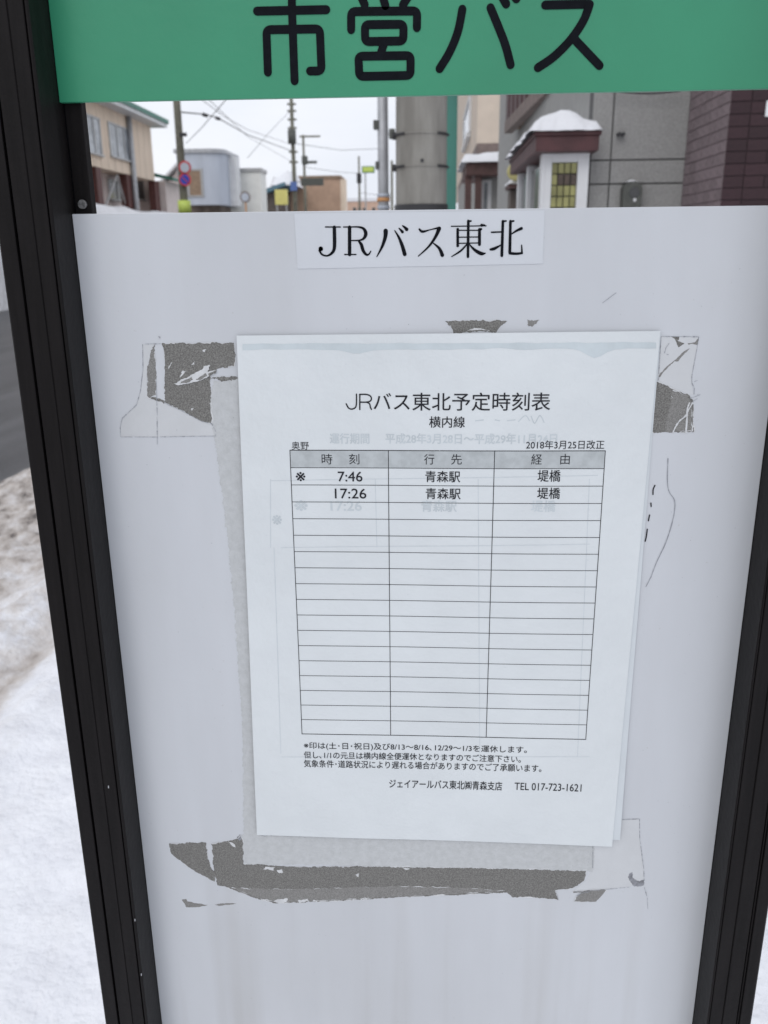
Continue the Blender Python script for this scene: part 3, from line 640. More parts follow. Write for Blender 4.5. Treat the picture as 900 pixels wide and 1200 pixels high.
# ------------------------------------------------------------------ beige two-storey building across the road
XB = -14.5
pA = Q(193, 147, XB+.7); eave = pA.z; yfar = pA.y+.3; ynear = 14
band = Q(190, 214, XB).z
bb = empty('beige_building', (XB-4, 28, 0), 'beige two-storey building with green roof edge and brown ground-floor pillars', 'building')
MB().box(XB-8, XB, ynear, yfar-.5, band, eave).build('upper_wall', M['beige'], bb)
MB().box(XB-8, XB-.9, ynear, yfar-.5, -.1, band).build('lower_wall', M['pink'], bb)
mb = MB(); mb.prism([(XB-8.6, eave+.25), (XB-4, eave+1.5), (XB+.75, eave+.25)], 'y', ynear-.5, yfar+.2); mb.build('roof', M['roofgreen'], bb)
MB().box(XB-8.6, XB+.78, ynear-.5, yfar+.22, eave+.12, eave+.32).build('fascia', M['roofgreen'], bb)
MB().box(XB-8.5, XB+.70, ynear-.45, yfar+.15, eave-.06, eave+.118).build('soffit', M['white'], bb)
xwin(bb, XB, 84, 117, (129, 141), (175, 179), 4); xwin(bb, XB, 128, 153, (147, 152), (183, 188), 3)
for a, b_ in ((115, 121), (150, 156), (182, 187)):
    y0 = Q(a, 225, XB).y; y1 = Q(b_, 225, XB).y
    MB().box(XB-.35, XB-.003, y0, y1, -.1, band-.003).build('pillar', M['brown'], bb)
for a, b_ in ((101, 112), (127, 146), (160, 178)):
    xwin(bb, XB-.9, a, b_, (212, 214), (232, 236), 2, 'glassdark')
for a, b_ in (((123, 243), (137, 205)), ((137, 205), (148, 243))):
    mb = MB(); mb.tube([Q(*a, XB-.2), Q(*b_, XB-.2)], .05, 6); mb.build('brace', M['alu'], bb)
yp = Q(154, 180, XB+.1).y
mb = MB(); mb.tube([(XB+.12, yp, -.1), (XB+.12, yp, eave-.1)], .13, 10); mb.build('downpipe', M['steel'], bb, smooth=True)
z_ = Q(196, 212, XB+.4).z; mb = MB(); mb.box(XB-3, XB+.3, yfar+.3, yfar+3, -.1, z_); mb.build('annex_wall', M['pink'], bb)
mb = MB(); mb.prism([(XB-3.2, z_+.9), (XB+.8, z_), (XB+.8, z_+.15), (XB-3.2, z_+1.1)], 'y', yfar+.2, yfar+3.2); mb.build('annex_roof', M['roofgreen'], bb)
# siding seams of the upper floor
mb = MB(); y = ynear
while y < yfar-.6: mb.box(XB, XB+.012, y, y+.03, band+.01, eave-.07); y += .9
tag(mb.build('siding_seams', M['beige2'], bb), kind='stuff')

def front_box(name, px0, px1, pyt, D, depth, mt, parent, py=243, z0=-.1):
    a = P(px0, py, D); b_ = P(px1, py, D); zt = P((px0+px1)/2, pyt, D).z
    MB().box(a.x, b_.x, a.y, a.y+depth, z0, zt).build(name, M[mt], parent); return a.x, b_.x, a.y, zt
# gabled house behind the pole
D = 70; g = empty('gabled_house', (P(205, 240, D).x, D, 0), 'pale pink gabled house half hidden behind the round traffic signs', 'house')
a, b_, c = P(188, 232, D), P(216, 232, D), P(203, 205, D); ap = P(219, 184, D)
MB().box(a.x, ap.x+4, a.y, a.y+8, -.1, P(200, 226, D).z).build('wall', M['pink'], g)
mb = MB(); mb.prism([(a.x, P(200, 226, D).z+.01), (ap.x+4, P(200, 226, D).z+.01), (ap.x, ap.z)], 'y', a.y+.003, a.y+8); mb.build('gable_wall', M['pink'], g)
mb = MB(); z0 = P(200, 226, D).z; mb.prism([(a.x-.6, z0-.1), (ap.x, ap.z), (ap.x+4.5, z0-.1), (ap.x+4.5, z0+.1), (ap.x, ap.z+.2), (a.x-.6, z0+.1)], 'y', a.y-.6, a.y+8.6); mb.build('roof', M['white'], g)
MB().box(a.x-.3, b_.x+2, a.y-.9, a.y-.003, z0-.25, z0-.05).build('awning', M['beam'], g)
# curved grey-blue building
D = 62; g = empty('curved_building', (P(240, 240, D).x, D, 0), 'grey-blue windowless building with a rounded corner and a brown shutter', 'building')
a = P(211, 240, D); b_ = P(263, 240, D); zt = P(240, 179, D).z; zb = P(240, 240, D).z; r = (b_.x-a.x)*.36
pts = [(a.x, a.y+5), (a.x, a.y)] + [(b_.x-r+r*math.sin(t*math.pi/16), a.y+r*.9-r*.9*math.cos(t*math.pi/16)) for t in range(9)] + [(b_.x, a.y+5)]
mb = MB(); mb.prism(pts, 'z', zb, zt); mb.build('wall', M['greyblue'], g)
mb = MB(); mb.prism([(x-.15 if i < 2 else x+.15, y-.15) for i, (x, y) in enumerate(pts)], 'z', zt+.003, zt+.25); mb.build('parapet', M['steel'], g)
MB().box(a.x+.4, b_.x-.5, a.y+.8, a.y+4.8, -.1, zb-.003).build('ground_floor', M['rubble'], g)
q0, q1 = P(222, 229, D), P(235.5, 200, D); ywin(g, a.y, q0.x, q1.x, q0.z, q1.z, 1, 'woodbrown', .12)
q = P(268, 240, D); MB().box(b_.x+.003, P(272, 240, D).x, a.y+2, a.y+3.2, zb, P(268, 180, D).z).build('stair_tower', M['white'], g)
# white building
D = 66; g = empty('white_building', (P(292, 240, D).x, D, 0), 'plain white flat-roofed building right of the curved grey one', 'building')
x0, x1, yy, zt = front_box('wall', 268, 307, 201.5, D, 2.2, 'cream', g)
MB().box(x0-.1, x1+.1, yy-.12, yy+2.2, zt+.003, zt+.25).build('parapet', M['alu'], g)
q0, q1 = P(269.5, 228, D), P(272.5, 204, D); ywin(g, yy, q0.x, q1.x, q0.z, q1.z, 1, 'glassdark', .05)
c0 = P(287.5, 231, D-5); t_ = empty('traffic_mirror', (c0.x, c0.y, 0), 'round orange-rimmed traffic mirror on a post before the white building', 'mirror')
mb = MB(); mb.tube([(c0.x, c0.y, -.1), (c0.x, c0.y, c0.z-.2)], .05, 8); mb.build('post', M['orangetape'], t_)
mb = MB(); mb.tube([c0, c0+Vector((0, -.08, 0))], .36, 20); mb.build('rim', M['beam'], t_)
mb = MB(); mb.tube([c0+Vector((0, -.08, 0)), c0+Vector((0, -.1, 0))], .27, 20); mb.build('mirror_face', M['greyblue'], t_)
# small blue roofed house, snow heap, yellow sign
D = 75; g = empty('blue_roofed_house', (P(320, 240, D).x, D, 0), 'small dark house with blue-grey roof beside the yellow sign', 'house')
x0, x1, yy, zt = front_box('wall', 311, 330, 226, D, 7, 'darkwall', g)
mb = MB(); mb.prism([(x0-.4, zt-.3), (x1+.4, P(325, 218, D).z), (x1+.4, P(325, 214, D).z), (x0-.4, zt+.1)], 'y', yy-.6, yy+7); mb.build('roof', M['bluegrey_roof'], g)
tag(cap('roof_snow', x0+.5, x1+1.2, yy, yy+7, P(322, 217, D).z, .9, 4, .7, .4), 'mound of snow lying on the blue-grey roof', 'snow')
D = 58; a, b_ = P(322.5, 240, D), P(336.5, 222, D)
g = empty('yellow_sign', ((a.x+b_.x)/2, a.y, 0), 'plain yellow upright signboard beside the brown building', 'sign')
MB().box(a.x, b_.x, a.y, a.y+.2, a.z, b_.z).build('face', M['yellow'], g, .02)
for x in (a.x+.1, b_.x-.1): mb = MB(); mb.tube([(x, a.y+.1, -.1), (x, a.y+.1, a.z)], .05, 8); mb.build('post', M['alu'], g)
# brown building
D = 80; g = empty('brown_building', (P(370, 240, D).x, D, 0), 'large flat brown building at the end of the road', 'building')
x0, x1, yy, zt = front_box('wall', 340, 399, 209.5, D, 3.5, 'orange', g)
mb = MB(); xl = P(328.5, 240, D).x; zl = P(330, 219, D).z; mb.prism([(xl, -.1), (x0-.003, -.1), (x0-.003, zt), (xl, zl)], 'y', yy+.3, yy+14); mb.build('side_wall', M['darkwall'], g)
MB().box(x1+.003, P(405, 240, D).x, yy+.1, yy+1.5, -.1, zt-.05).build('end_wall', M['beige'], g)
MB().box(x0-.1, x1+.1, yy-.1, yy+3.5, zt+.003, zt+.25).build('parapet', M['woodbrown'], g)
D = 110; g = empty('peach_building', (P(425, 240, D).x, D, 0), 'low peach building with small square windows far down the road', 'building')
x0, x1, yy, zt = front_box('wall', 407, 452, 236, D, 10, 'peach', g)
MB().box(x0, x1, yy-.1, yy+10, zt+.003, zt+.4).build('parapet', M['snow'], g)
for px in (415.5, 421.5, 427.5, 438):
    q0, q1 = P(px-1.6, 248, D), P(px+1.6, 243.5, D); ywin(g, yy, q0.x, q1.x, q0.z, q1.z, 1, 'glassdark', .04)
# distant snowy rooftops between
D = 95; a, b_ = P(310, 240, D), P(334, 212, D)
g = empty('snowy_house', (a.x, D, 0), 'far house under deep roof snow behind the small blue-roofed one', 'house')
MB().box(a.x+1, b_.x, a.y, a.y+8, -.1, P(320, 222, D).z).build('wall', M['cream'], g)
mb = MB(); mb.prism([(a.x+.5, P(320, 224, D).z), (b_.x+.5, P(320, 224, D).z), (b_.x-.5, b_.z), ((a.x+b_.x)/2, P(320, 207, D).z)], 'y', a.y-.3, a.y+8); mb.build('roof', M['snow'], g)

# ------------------------------------------------------------------ poles
def pole(px, pyt, pyb, D, r0, r1, mt, name, label, cat, group=None, ztop=None):
    b0 = P(px[1], pyb, D); g = empty(name, (b0.x, b0.y, 0), label, cat, group)
    mb = MB(); mb.tube([(b0.x, b0.y, -.15), (b0.x+.0, b0.y, ztop or P(px[0], pyt, D).z)], r0, 20, r1); mb.build('shaft', M[mt], g, smooth=True); return g, b0.x, b0.y
g, x, y = pole((210, 216), 110, 240, 27, .135, .085, 'olivepole', 'utility_pole', 'weathered utility pole carrying two round traffic signs, at left', 'utility pole', 'utility poles', 9.5)
zz = P(213, 158, 27).z
MB().box(x+.05, x+.26, y-.15, y-.10, zz-.06, zz+.04).build('bracket', M['wire'], g)
z0, z1 = P(217, 250, 27).z, P(217, 235, 27).z
mb = MB(); mb.tube([(x, y, z0), (x, y, z1)], .19, 20); mb.build('lime_sleeve', M['lime'], g, smooth=True)
for py, fcol, lab in ((197, 'greyblue', 'round red-rimmed white traffic sign, upper of two on the pole'), (211, 'blue', 'round blue traffic sign with red rim, lower of two on the pole')):
    c0 = P(219, py, 27); t_ = empty('traffic_sign', c0, lab, 'road sign', 'round traffic signs')
    c0.y = y-.2
    mb = MB(); mb.tube([c0, c0+Vector((0, -.02, 0))], .185, 24); mb.build('rim', M['red'], t_)
    mb = MB(); mb.tube([c0+Vector((0, -.021, 0)), c0+Vector((0, -.03, 0))], .135, 24); mb.build('face', M[fcol], t_)
    if fcol == 'blue':
        mb = MB(); mb.tube([c0+Vector((-.09, -.036, .09)), c0+Vector((.09, -.036, -.09))], .014, 6); mb.build('slash', M['red'], t_)
g2, x2, y2 = pole((341, 346), 105, 240, 60, .17, .10, 'olivepole', 'utility_pole', 'grey utility pole with a transformer can, in front of the brown building', 'utility pole', 'utility poles', 13.5)
c0 = P(344, 161, 60); mb = MB(); mb.tube([(x2, y2-.3, c0.z-.42), (x2, y2-.3, c0.z+.42)], .27, 16); mb.build('transformer', M['meter'], g2, smooth=True)
for py in (122, 130, 140, 150, 178, 190): MB().box(x2-.28, x2+.28, y2-.1, y2+.1, P(343, py, 60).z-.05, P(343, py, 60).z+.05).build('crossarm', M['olivepole'], g2)
c0 = P(345.5, 219, 60); MB().box(x2-.24, x2+.2, y2-.3, y2-.22, c0.z-.25, c0.z+.3).build('blue_plate', M['blueplate'], g2)
g3, x3, y3 = pole((354, 358), 158, 240, 75, .15, .09, 'olivepole', 'utility_pole', 'thinner utility pole just right of the transformer pole', 'utility pole', 'utility poles')
MB().box(x3-.3, x3+1.4, y3-.1, y3+.1, P(355, 160, 75).z-.06, P(355, 160, 75).z+.06).build('crossarm', M['olivepole'], g3)
c0 = P(357, 187.5, 75); MB().box(x3-.15, x3+.3, y3-.3, y3+.2, c0.z-.35, c0.z+.3).build('switch_box', M['meter'], g3, .05)
MB().box(x3+.2, x3+1.1, y3-.35, y3-.2, c0.z-.3, c0.z-.1).build('bracket', M['meter'], g3)
c0 = P(366, 213, 60); t_ = empty('road_name_sign', c0, 'wide dark road sign on an arm before the brown building', 'road sign')
MB().box(c0.x-.75, c0.x+.75, c0.y-.08, c0.y, c0.z-.25, c0.z+.22).build('face', M['meter'], t_)
mb = MB(); mb.tube([(x2, y2, c0.z), (c0.x-.7, c0.y, c0.z)], .04, 6); mb.build('arm', M['alu'], t_)
g4, x4, y4 = pole((421, 421.5), 183, 245, 90, .14, .09, 'olivepole', 'utility_pole', 'distant utility pole above the peach building, dark box half way up', 'utility pole', 'utility poles')
c0 = P(421, 209, 90); MB().box(x4-.22, x4+.22, y4-.3, y4+.2, c0.z-.45, c0.z+.45).build('switch_box', M['wire'], g4, .05)
g5, x5, y5 = pole((460.5, 459.5), 188, 245, 70, .13, .09, 'olivepole', 'utility_pole', 'distant utility pole just right of the slim grey steel pole', 'utility pole', 'utility poles')
# slim steel pole with signal gear
gs, xs_, ys_ = pole((450, 449.5), 100, 246, 11, .072, .058, 'steel', 'steel_pole', 'slim pale grey steel pole with an orange band left of the thick concrete pole', 'pole', None, 4.6)
for py, h, mt in ((234, .035, 'orangetape'), (229, .03, 'greyblue'), (243, .03, 'greyblue')):
    zc = P(450, py, 11).z; mb = MB(); mb.tube([(xs_, ys_, zc-h*.6), (xs_, ys_, zc+h*.6)], .079 if mt != 'greyblue' else .077, 20); mb.build('band', M[mt], gs, smooth=True)
for px, py, w_, h in ((459.5, 157, .035, .055), (442, 146.5, .045, .05), (443, 194, .03, .045)):
    c0 = P(px, py, 11); o = MB().box(c0.x-w_, c0.x+w_, ys_-.05, ys_+.05, c0.z-h, c0.z+h).build('signal_box', M['meter'], gs, .012)
    mb = MB(); mb.tube([(xs_, ys_, c0.z), (c0.x, ys_, c0.z)], .010, 6); mb.build('arm', M['steel'], gs)
c0 = P(431.5, 198.5, 60); t_ = empty('green_road_sign', c0, 'small green sign hung over the far road left of the steel pole', 'road sign')
MB().box(c0.x-.35, c0.x+.35, c0.y-.05, c0.y, c0.z-.15, c0.z+.15).build('face', M['lime'], t_)
MB().box(c0.x-.42, c0.x+.42, c0.y+.003, c0.y+.05, c0.z-.22, c0.z+.2).build('frame', M['roofgreen'], t_)
mb = MB(); mb.tube([(c0.x-.2, c0.y+.08, -.1), (c0.x-.2, c0.y+.08, c0.z+.1)], .05, 8); mb.build('post', M['alu'], t_)
# thick concrete pole
DP = 5.8; q = P(493.5, 245, DP); gp = empty('concrete_pole', (q.x, q.y, 0), 'thick grey concrete utility pole standing close behind the sign', 'utility pole')
wz = lambda z: .1665-(z-1.5)*.0065
mb = MB(); pts = [(q.x, q.y, -.1+i*.35) for i in range(26)]; mb.tube(pts, wz(0)-.002, 48, wz(8.7)); mb.build('shaft', M['concrete'], gp, smooth=True)
for py in (159, 196.5):
    z0 = P(493, py, DP).z; mb = MB(); mb.tube([(q.x, q.y, z0-.006), (q.x, q.y, z0+.006)], wz(z0)+.0015, 48); bo = mb.build('steel_band', M['concrete'], gp, smooth=True)
    for sx_ in (-1, 1):
        mb = MB(); a0 = [(-90+sx_*t)*math.pi/180 for t in (38, 48, 58, 68, 78, 88)]
        mb.tube([(q.x+math.cos(a)*(wz(z0)+.006), q.y+math.sin(a)*(wz(z0)+.006), z0) for a in a0], .008, 6); mb.build('band_strap', M['wire'], bo)
    MB().box(q.x-wz(z0)-.02, q.x-wz(z0)+.012, q.y-.03, q.y+.03, z0-.02, z0+.02).build('buckle', M['wire'], bo, .004)
c0 = P(495, 191, DP); mb = MB(); mb.tube([(c0.x, q.y-wz(c0.z)+.01, c0.z), (c0.x, q.y-wz(c0.z)-.004, c0.z)], .011, 12); mb.build('plug', M['wire'], gp)
z1 = P(493, 240.2, DP).z; mb = MB(); mb.tube([(q.x, q.y, .2), (q.x, q.y, z1)], wz(1.0)+.006, 48, wz(z1)+.006); mb.build('black_sleeve', M['wire'], gp, smooth=True)
# teal column
DT = 12; a, b_ = P(519, 245, DT), P(534.5, 245, DT)
tag(MB().box(a.x, b_.x, a.y, a.y+.3, -.1, 5.2).build('teal_column', M['teal'], None, .01), 'tall teal painted column partly hidden behind the concrete pole', 'column')

# ------------------------------------------------------------------ overhead wires
def wire(pts, r, label):
    pts = [P(*p) for p in pts]; o = []
    for i in range(len(pts)-1):
        for k in range(10):
            t_ = k/10; p = pts[i].lerp(pts[i+1], t_); o.append(p)
    o.append(pts[-1]); mb = MB(); mb.tube(o, r, 5); return tag(mb.build('overhead_wire', M['wire'], None), label, 'wire', 'overhead wires')
wire([(207, 131, 27), (240, 134, 32), (255, 138, 36), (290, 158, 46), (345, 178, 60)], .022, 'thicker overhead cable sagging down from the sign pole to the transformer pole')
for px, py, D in ((240, 134.5, 32), (255, 138.5, 36)):
    c0 = P(px, py, D); mb = MB(); mb.tube([c0+Vector((-.09, 0, .02)), c0+Vector((.09, .05, -.03))], .06, 8); tag(mb.build('cable_joint', M['wire'], None), 'dark cable joint, %s of two on the sagging overhead cable' % ('left' if px < 250 else 'right'), 'cable joint', 'cable joints')
wire([(225, 108, 27), (262, 136, 36), (290, 152, 46), (344, 170, 60)], .012, 'thin wire above the sagging cable')
wire([(240, 112, 24), (290, 160, 45), (343, 190, 60)], .010, 'faint wire crossing the sky below the sagging cable')
wire([(218, 168, 27), (236, 150, 20), (262, 120, 16), (280, 95, 14)], .008, 'thin wire rising right from the sign pole')
wire([(343, 128, 60), (330, 140, 56), (314, 157, 50), (290, 185, 45)], .012, 'thin wire dropping left from the transformer pole')
wire([(344, 168, 60), (400, 176, 70), (449, 174, 80)], .018, 'wire running level from the transformer pole to the right')
wire([(357, 196, 75), (400, 202, 82), (421, 203, 90)], .018, 'low far wire between two distant poles')
wire([(421, 226, 90), (440, 228, 80), (460, 232, 70)], .02, 'lowest far wire right of the peach building')

# ------------------------------------------------------------------ right side: beige house with snowy porch
DH = 20; xc = P(557, 245, DH).x; yb = DH-DC; XR = P(593, 140, DH).x+.8
g = empty('beige_house', (xc+2, yb, 0), 'tall beige house with a brown band beside the snow-topped porch', 'house')
MB().box(xc, XR+3, yb, yb+26, P(565, 168, DH).z, 9).build('upper_wall', M['beige2'], g)
MB().box(xc+.002, XR+3, yb-.01, yb+13, P(565, 181, DH).z, P(565, 168, DH).z-.003).build('brown_band', M['beam'], g)
MB().box(xc+.002, XR+3, yb+.01, yb+13, -.1, P(565, 181, DH).z-.003).build('lower_wall', M['palegrey'], g)
for py in ((129, 165),):
    a = Q(545, py[0]+18, xc); b_ = Q(552, py[0]+18, xc); z0, z1 = P(549, py[1], 25).z, P(549, py[0], 25).z
    mb = MB(); mb.box(xc-.06, xc-.003, a.y-.1, b_.y+.1, z1, z1+.1); mb.box(xc-.1, xc-.003, a.y-.1, b_.y+.1, z0-.1, z0); mb.box(xc-.06, xc-.003, min(a.y, b_.y)-.1, min(a.y, b_.y), z0, z1); mb.box(xc-.06, xc-.003, max(a.y, b_.y), max(a.y, b_.y)+.1, z0, z1)
    w_ = mb.build('window', M['white'], g); MB().box(xc-.03, xc-.004, min(a.y, b_.y), max(a.y, b_.y), z0, z1).build('pane', M['glass'], w_)
DQ = 17; a, b_ = P(546, 200, DQ), P(593, 200, DQ); zt = P(575, 190, DQ).z
g = empty('porch', ((a.x+b_.x)/2, a.y, 0), 'low porch with dark eave and posts before the beige house', 'porch')
MB().box(a.x, b_.x+.4, a.y, a.y+2.2, zt-.22, zt).build('roof', M['porch'], g, .02)
for px in (549, 561): x = P(px, 220, DQ).x; MB().box(x-.06, x+.06, a.y+.1, a.y+.25, -.1, zt-.223).build('post', M['porch'], g)
MB().box(P(561, 220, DQ).x, b_.x+.3, a.y+.5, a.y+.7, -.1, zt-.223).build('wall', M['greywall'], g)
q0, q1 = P(567, 245, DQ), P(575, 212, DQ); ywin(g, a.y+.5, q0.x, q1.x, q0.z-.4, q1.z, 1, 'glass', .05, 'white')
tag(cap('roof_snow', a.x-.1, b_.x+.45, a.y-.1, a.y+2.2, zt, .22, 2, .75, .08), 'smooth snow slab lying on the low dark porch roof', 'snow')
# pale wall strip and overhanging maroon upper floor
xw = P(650, 140, 9.2).x+.08
# ------------------------------------------------------------------ grey rendered building (corner)
DG = 6.5; xL = P(690, 230, DG).x; xR = P(822, 240, DG).x; yG = DG-DC
g = empty('grey_building', ((xL+xR)/2+1, yG+4, 0), 'grey pebble-rendered building with a maroon overhanging upper floor', 'building')
zr1, zr2 = P(760, 187, DG).z, P(760, 215, DG).z; xv = P(716, 180, DG).x; j_ = .005
cells = [(xL, xv-j_, -.1, zr2-j_), (xL, xv-j_, zr2+j_, zr1-j_), (xL, xv-j_, zr1+j_, 5), (xv+j_, xR+.5, -.1, zr2-j_), (xv+j_, xR+.5, zr2+j_, zr1-j_), (xv+j_, xR+.5, zr1+j_, 5)]
for c in cells: MB().box(c[0], c[1], yG, yG+.03, c[2], c[3]).build('wall_panel', M['greywall'], g, .003)
MB().box(xL+.003, xR+.5, yG+.022, yG+.2, -.1, 5).build('joint_backing', M['joint'], g)
MB().box(xL+.004, xL+4, yG+.203, yG+9, -.1, 5).build('side_wall', M['palegrey'], g)
a = P(640, 110, 9.0); b_ = P(591, 155, 12.1); zo = (a.z+b_.z)/2
ov = MB(); ov.box(0, 1, 0, 1, 0, 1); ov.v = []; ov.f = []
A3 = Vector((a.x, a.y, zo)); B3 = Vector((b_.x, b_.y, zo))
dy = (B3-A3); 
def skew(x0off, x1off, t0, t1, z0, z1, name, mt):
    p = A3+dy*t0; q_ = A3+dy*t1; mb = MB()
    mb.add([(p.x+x0off, p.y, z0), (p.x+x1off, p.y, z0), (q_.x+x1off, q_.y, z0), (q_.x+x0off, q_.y, z0), (p.x+x0off, p.y, z1), (p.x+x1off, p.y, z1), (q_.x+x1off, q_.y, z1), (q_.x+x0off, q_.y, z1)],
           [(0,3,2,1),(4,5,6,7),(0,1,5,4),(1,2,6,5),(2,3,7,6),(3,0,4,7)]); return mb.build(name, M[mt], g)
skew(0, .1, -.6, 1.0, zo, zo+.14, 'edge_beam', 'beam')
skew(.104, 1.2, -.6, 1.0, zo+.12, zo+2.4, 'overhang', 'joist')
for k in range(14): skew(.02, .09, -.6+k*.118, -.6+k*.118+.085, zo+.145, zo+2.2, 'cladding_board', 'maroon')
for k in range(12): skew(.106, 1.15, -.5+k*.125, -.5+k*.125+.05, zo+.02, zo+.117, 'joist', 'woodbrown')
# two small hooks, sagging cable, meter
for px in (726, 731): c0 = P(px, 157, DG-.05); mb = MB(); mb.tube([(c0.x, yG, c0.z), (c0.x, yG-.05, c0.z)], .013, 10); mb.build('hook', M['wire'], g)
mb = MB(); mb.tube([P(718+i*10, 106+3.6*math.sin(i/8*math.pi), DG-.06) for i in range(9)], .006, 6); mb.build('cable', M['wire'], g)
c0 = P(737.5, 230, DG); t_ = empty('wall_meter', (c0.x, yG, c0.z), 'small rounded grey-green meter with a snow cap on the grey wall', 'meter')
pts = [(-.062, -.1), (.062, -.1), (.066, .03)] + [(.066*math.cos(t*math.pi/8), .04+.055*math.sin(t*math.pi/8)) for t in range(9)] + [(-.066, .03)]
mb = MB(); mb.prism([(c0.x+u, c0.z+v) for u, v in pts], 'y', yG-.1, yG-.002); mb.build('case', M['meter'], t_, .006)
mb = MB(); mb.tube([(c0.x+.01, yG-.1, c0.z+.02), (c0.x+.01, yG-.108, c0.z+.02)], .035, 16); mb.build('dial', M['glassdark'], t_)
mb = MB(); mb.tube([(c0.x+.015, yG-.108, c0.z-.03), (c0.x+.015, yG-.112, c0.z-.03)], .012, 12); mb.build('tag', M['white'], t_)
mb = MB(); mb.tube([(c0.x, yG-.05, c0.z-.1), (c0.x, yG-.05, -.05)], .014, 8); mb.build('pipe', M['meter'], t_)
tag(cap('meter_snow', c0.x-.055, c0.x+.055, yG-.1, yG-.004, c0.z+.09, .022, 5, .5, .012), 'tiny cap of snow sitting on the wall meter', 'snow')
# ------------------------------------------------------------------ white bay with maroon fascia and snow
DB = 6.25; xa = P(628, 170, DB).x; xe = P(702, 170, DB).x; zf1, zf0 = P(664, 159, DB).z, P(664, 177, DB).z; yB = DB-DC
yBb = 8.2-DC
g = empty('entrance_bay', ((xa+xe)/2, yB, 0), 'small white entrance bay with maroon fascia and yellow glass-block window', 'porch')
MB().box(xa, xe, yB, yBb, zf0, zf1).build('fascia', M['maroon'], g, .006)
MB().box(xa-.012, xe+.012, yB-.012, yBb+.01, zf1+.001, zf1+.03).build('fascia_cap', M['maroon'], g, .004)
x0 = P(639, 200, DB+.12).x; x1 = P(690, 200, DB+.12).x; yw = yB+.12
wx0, wx1, wz1 = P(646.5, 200, DB+.12).x, P(677, 200, DB+.12).x, P(660, 190, DB+.12).z; wz0 = wz1-.66
mb = MB(); mb.box(x0, wx0, yw, yw+.1, -.1, zf0-.003); mb.box(wx1, x1, yw, yw+.1, -.1, zf0-.003); mb.box(wx0+.001, wx1-.001, yw, yw+.1, wz1, zf0-.003); mb.box(wx0+.001, wx1-.001, yw, yw+.1, -.1, wz0)
mb.build('front_wall', M['white'], g)
win = MB().box(wx0, wx1, yw+.05, yw+.06, wz0, wz1).build('window', M['meter'], g)
nc, nr = 4, 9; cw, ch = (wx1-wx0)/nc, (wz1-wz0)/nr
for i in range(nc):
    for j in range(nr):
        dark = (i, j) in ((1, 7-0), (2, 7), (3, 7), (1, 7), (0, 4), (1, 4), (2, 1))
        if (i, j) == (1, 7): dark = True
        MB().box(wx0+i*cw+.004, wx0+(i+1)*cw-.004, yw+.02, yw+.049, wz0+j*ch+.004, wz0+(j+1)*ch-.004).build('glass_block', M['bglass' if dark else 'yglass'], win)
# street side of the bay: posts and door glass
xs0 = xa+.06
mb = MB(); mb.box(xs0, x0-.001, yw, yw+.12, -.1, zf0-.003); mb.box(xs0, xs0+.1, yBb-.18, yBb-.06, -.1, zf0-.003); mb.box(xs0, xs0+.08, yw+.9, yw+1.0, -.1, zf0-.003)
mb.build('door_frame', M['white'], g)
for a_, b__ in ((yw+.123, yw+.897), (yw+1.003, yBb-.183)): MB().box(xs0+.03, xs0+.045, a_, b__, -.1, zf0-.05).build('door_glass', M['glassdark'], g)
tag(cap('roof_snow', xa-.05, xe+.03, yB-.05, yBb, zf1+.028, .118, 9, .40, .045), 'thick lumpy snow heaped on the maroon fascia of the entrance bay', 'snow')
DLm = 9.2; c0 = P(604, 201, DLm); t_ = empty('round_lamp', c0, 'pale yellow round shade fixed beside the entrance bay', 'lamp')
mb = MB(); mb.tube([c0+Vector((0, .03, 0)), c0+Vector((0, -.03, 0))], .085, 20); mb.build('shade', M['paleyellow'], t_, .01)
mb = MB(); mb.tube([c0+Vector((0, .035, 0)), c0+Vector((.25, .035, 0))], .012, 8); mb.build('arm', M['meter'], t_)
a, b_ = P(596, 215, DLm), P(611, 207, DLm)
tag(cap('ledge_snow', a.x, b_.x+.1, a.y, a.y+.5, a.z, .09, 3, .8, .03), 'small drift of snow below the round yellow shade', 'snow')
MB().box(a.x+.01, b_.x+.15, a.y+.02, a.y+.5, a.z-.04, a.z-.003).build('ledge', M['porch'], g)
MB().box(P(598, 230, 9.4).x, P(612, 230, 9.4).x, 9.4-DC, 9.7-DC, -.1, a.z-.05).build('dark_doorway', M['darkwall'], g)

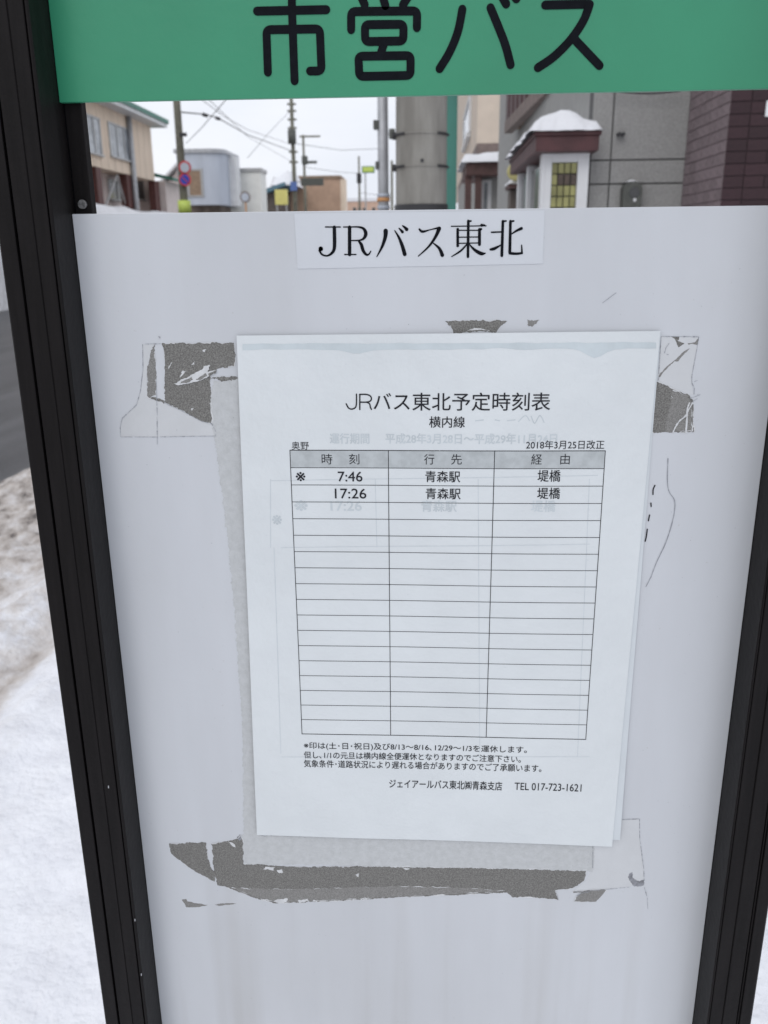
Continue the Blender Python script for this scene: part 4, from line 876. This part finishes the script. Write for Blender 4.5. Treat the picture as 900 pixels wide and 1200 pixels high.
# ------------------------------------------------------------------ maroon tiled wall at right
DW = 5.6; xc = P(845.5, 230, DW).x; yW = DW-DC; pitch = 12.35/1000*DW*.985; yWb = yG-.004
g = empty('tiled_wall', (xc+.8, yW, 0), 'wall faced with dark maroon tiles at the right edge, its street side mauve with painted sky sheen', 'wall')
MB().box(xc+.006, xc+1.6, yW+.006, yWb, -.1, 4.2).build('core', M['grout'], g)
MB().box(xc+.005, xc+.0058, yW+.0065, yWb, -.1, 4.2).build('side_core', M['grout_sheen'], g)
th = .006; J = .006; z = P(870, 118, DW).z - 40*pitch
def tmesh(wd, axis, mt):
    mb = MB(); mb.box(0, wd if axis == 'x' else th, 0, th if axis == 'x' else wd, 0, pitch-J); me = mb.mesh('tile', .0012); me.materials.append(M[mt]); return me
mh, mf = tmesh(.116, 'x', 'tile'), tmesh(.238, 'x', 'tile'); ms = tmesh(.116, 'y', 'tile_sheen'); far = MB(); far2 = MB(); cnt = 0
for r_ in range(62):
    zz = z+r_*pitch; vis = 1.62 < zz < 2.75
    for i, (off, wd) in enumerate(((.0, .116), (.122, .238) if r_ % 2 == 0 or r_ % 5 == 1 else (.122, .116), (.366, .238) if r_ % 2 == 0 or r_ % 5 == 1 else (.244, .238), (.61, .238) if r_ % 2 == 0 or r_ % 5 == 1 else (.488, .238), (.854, .238) if r_ % 2 == 0 or r_ % 5 == 1 else (.732, .238))):
        x = xc+off
        if vis and x < xc+.5:
            o = bpy.data.objects.new('tile', mf if wd > .2 else mh); sc.collection.objects.link(o); o.parent = g
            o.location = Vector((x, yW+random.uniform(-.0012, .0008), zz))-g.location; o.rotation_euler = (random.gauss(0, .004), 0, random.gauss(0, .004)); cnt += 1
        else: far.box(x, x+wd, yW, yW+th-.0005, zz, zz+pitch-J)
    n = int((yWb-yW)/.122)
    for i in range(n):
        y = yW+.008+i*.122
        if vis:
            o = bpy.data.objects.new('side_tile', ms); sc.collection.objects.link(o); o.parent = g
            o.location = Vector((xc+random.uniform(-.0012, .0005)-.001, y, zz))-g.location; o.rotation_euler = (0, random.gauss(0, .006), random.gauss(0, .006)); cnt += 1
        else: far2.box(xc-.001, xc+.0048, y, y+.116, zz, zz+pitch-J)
tag(far.build('tiles_beyond', M['tile'], g), kind='stuff'); tag(far2.build('side_tiles_beyond', M['tile_sheen'], g), kind='stuff')
print('tiles', cnt)
c0 = P(903, 128, DW); MB().box(c0.x-.03, c0.x+.06, yW-.012, yW-.001, c0.z-.04, c0.z+.045).build('notice_plate', M['white'], g, .001)
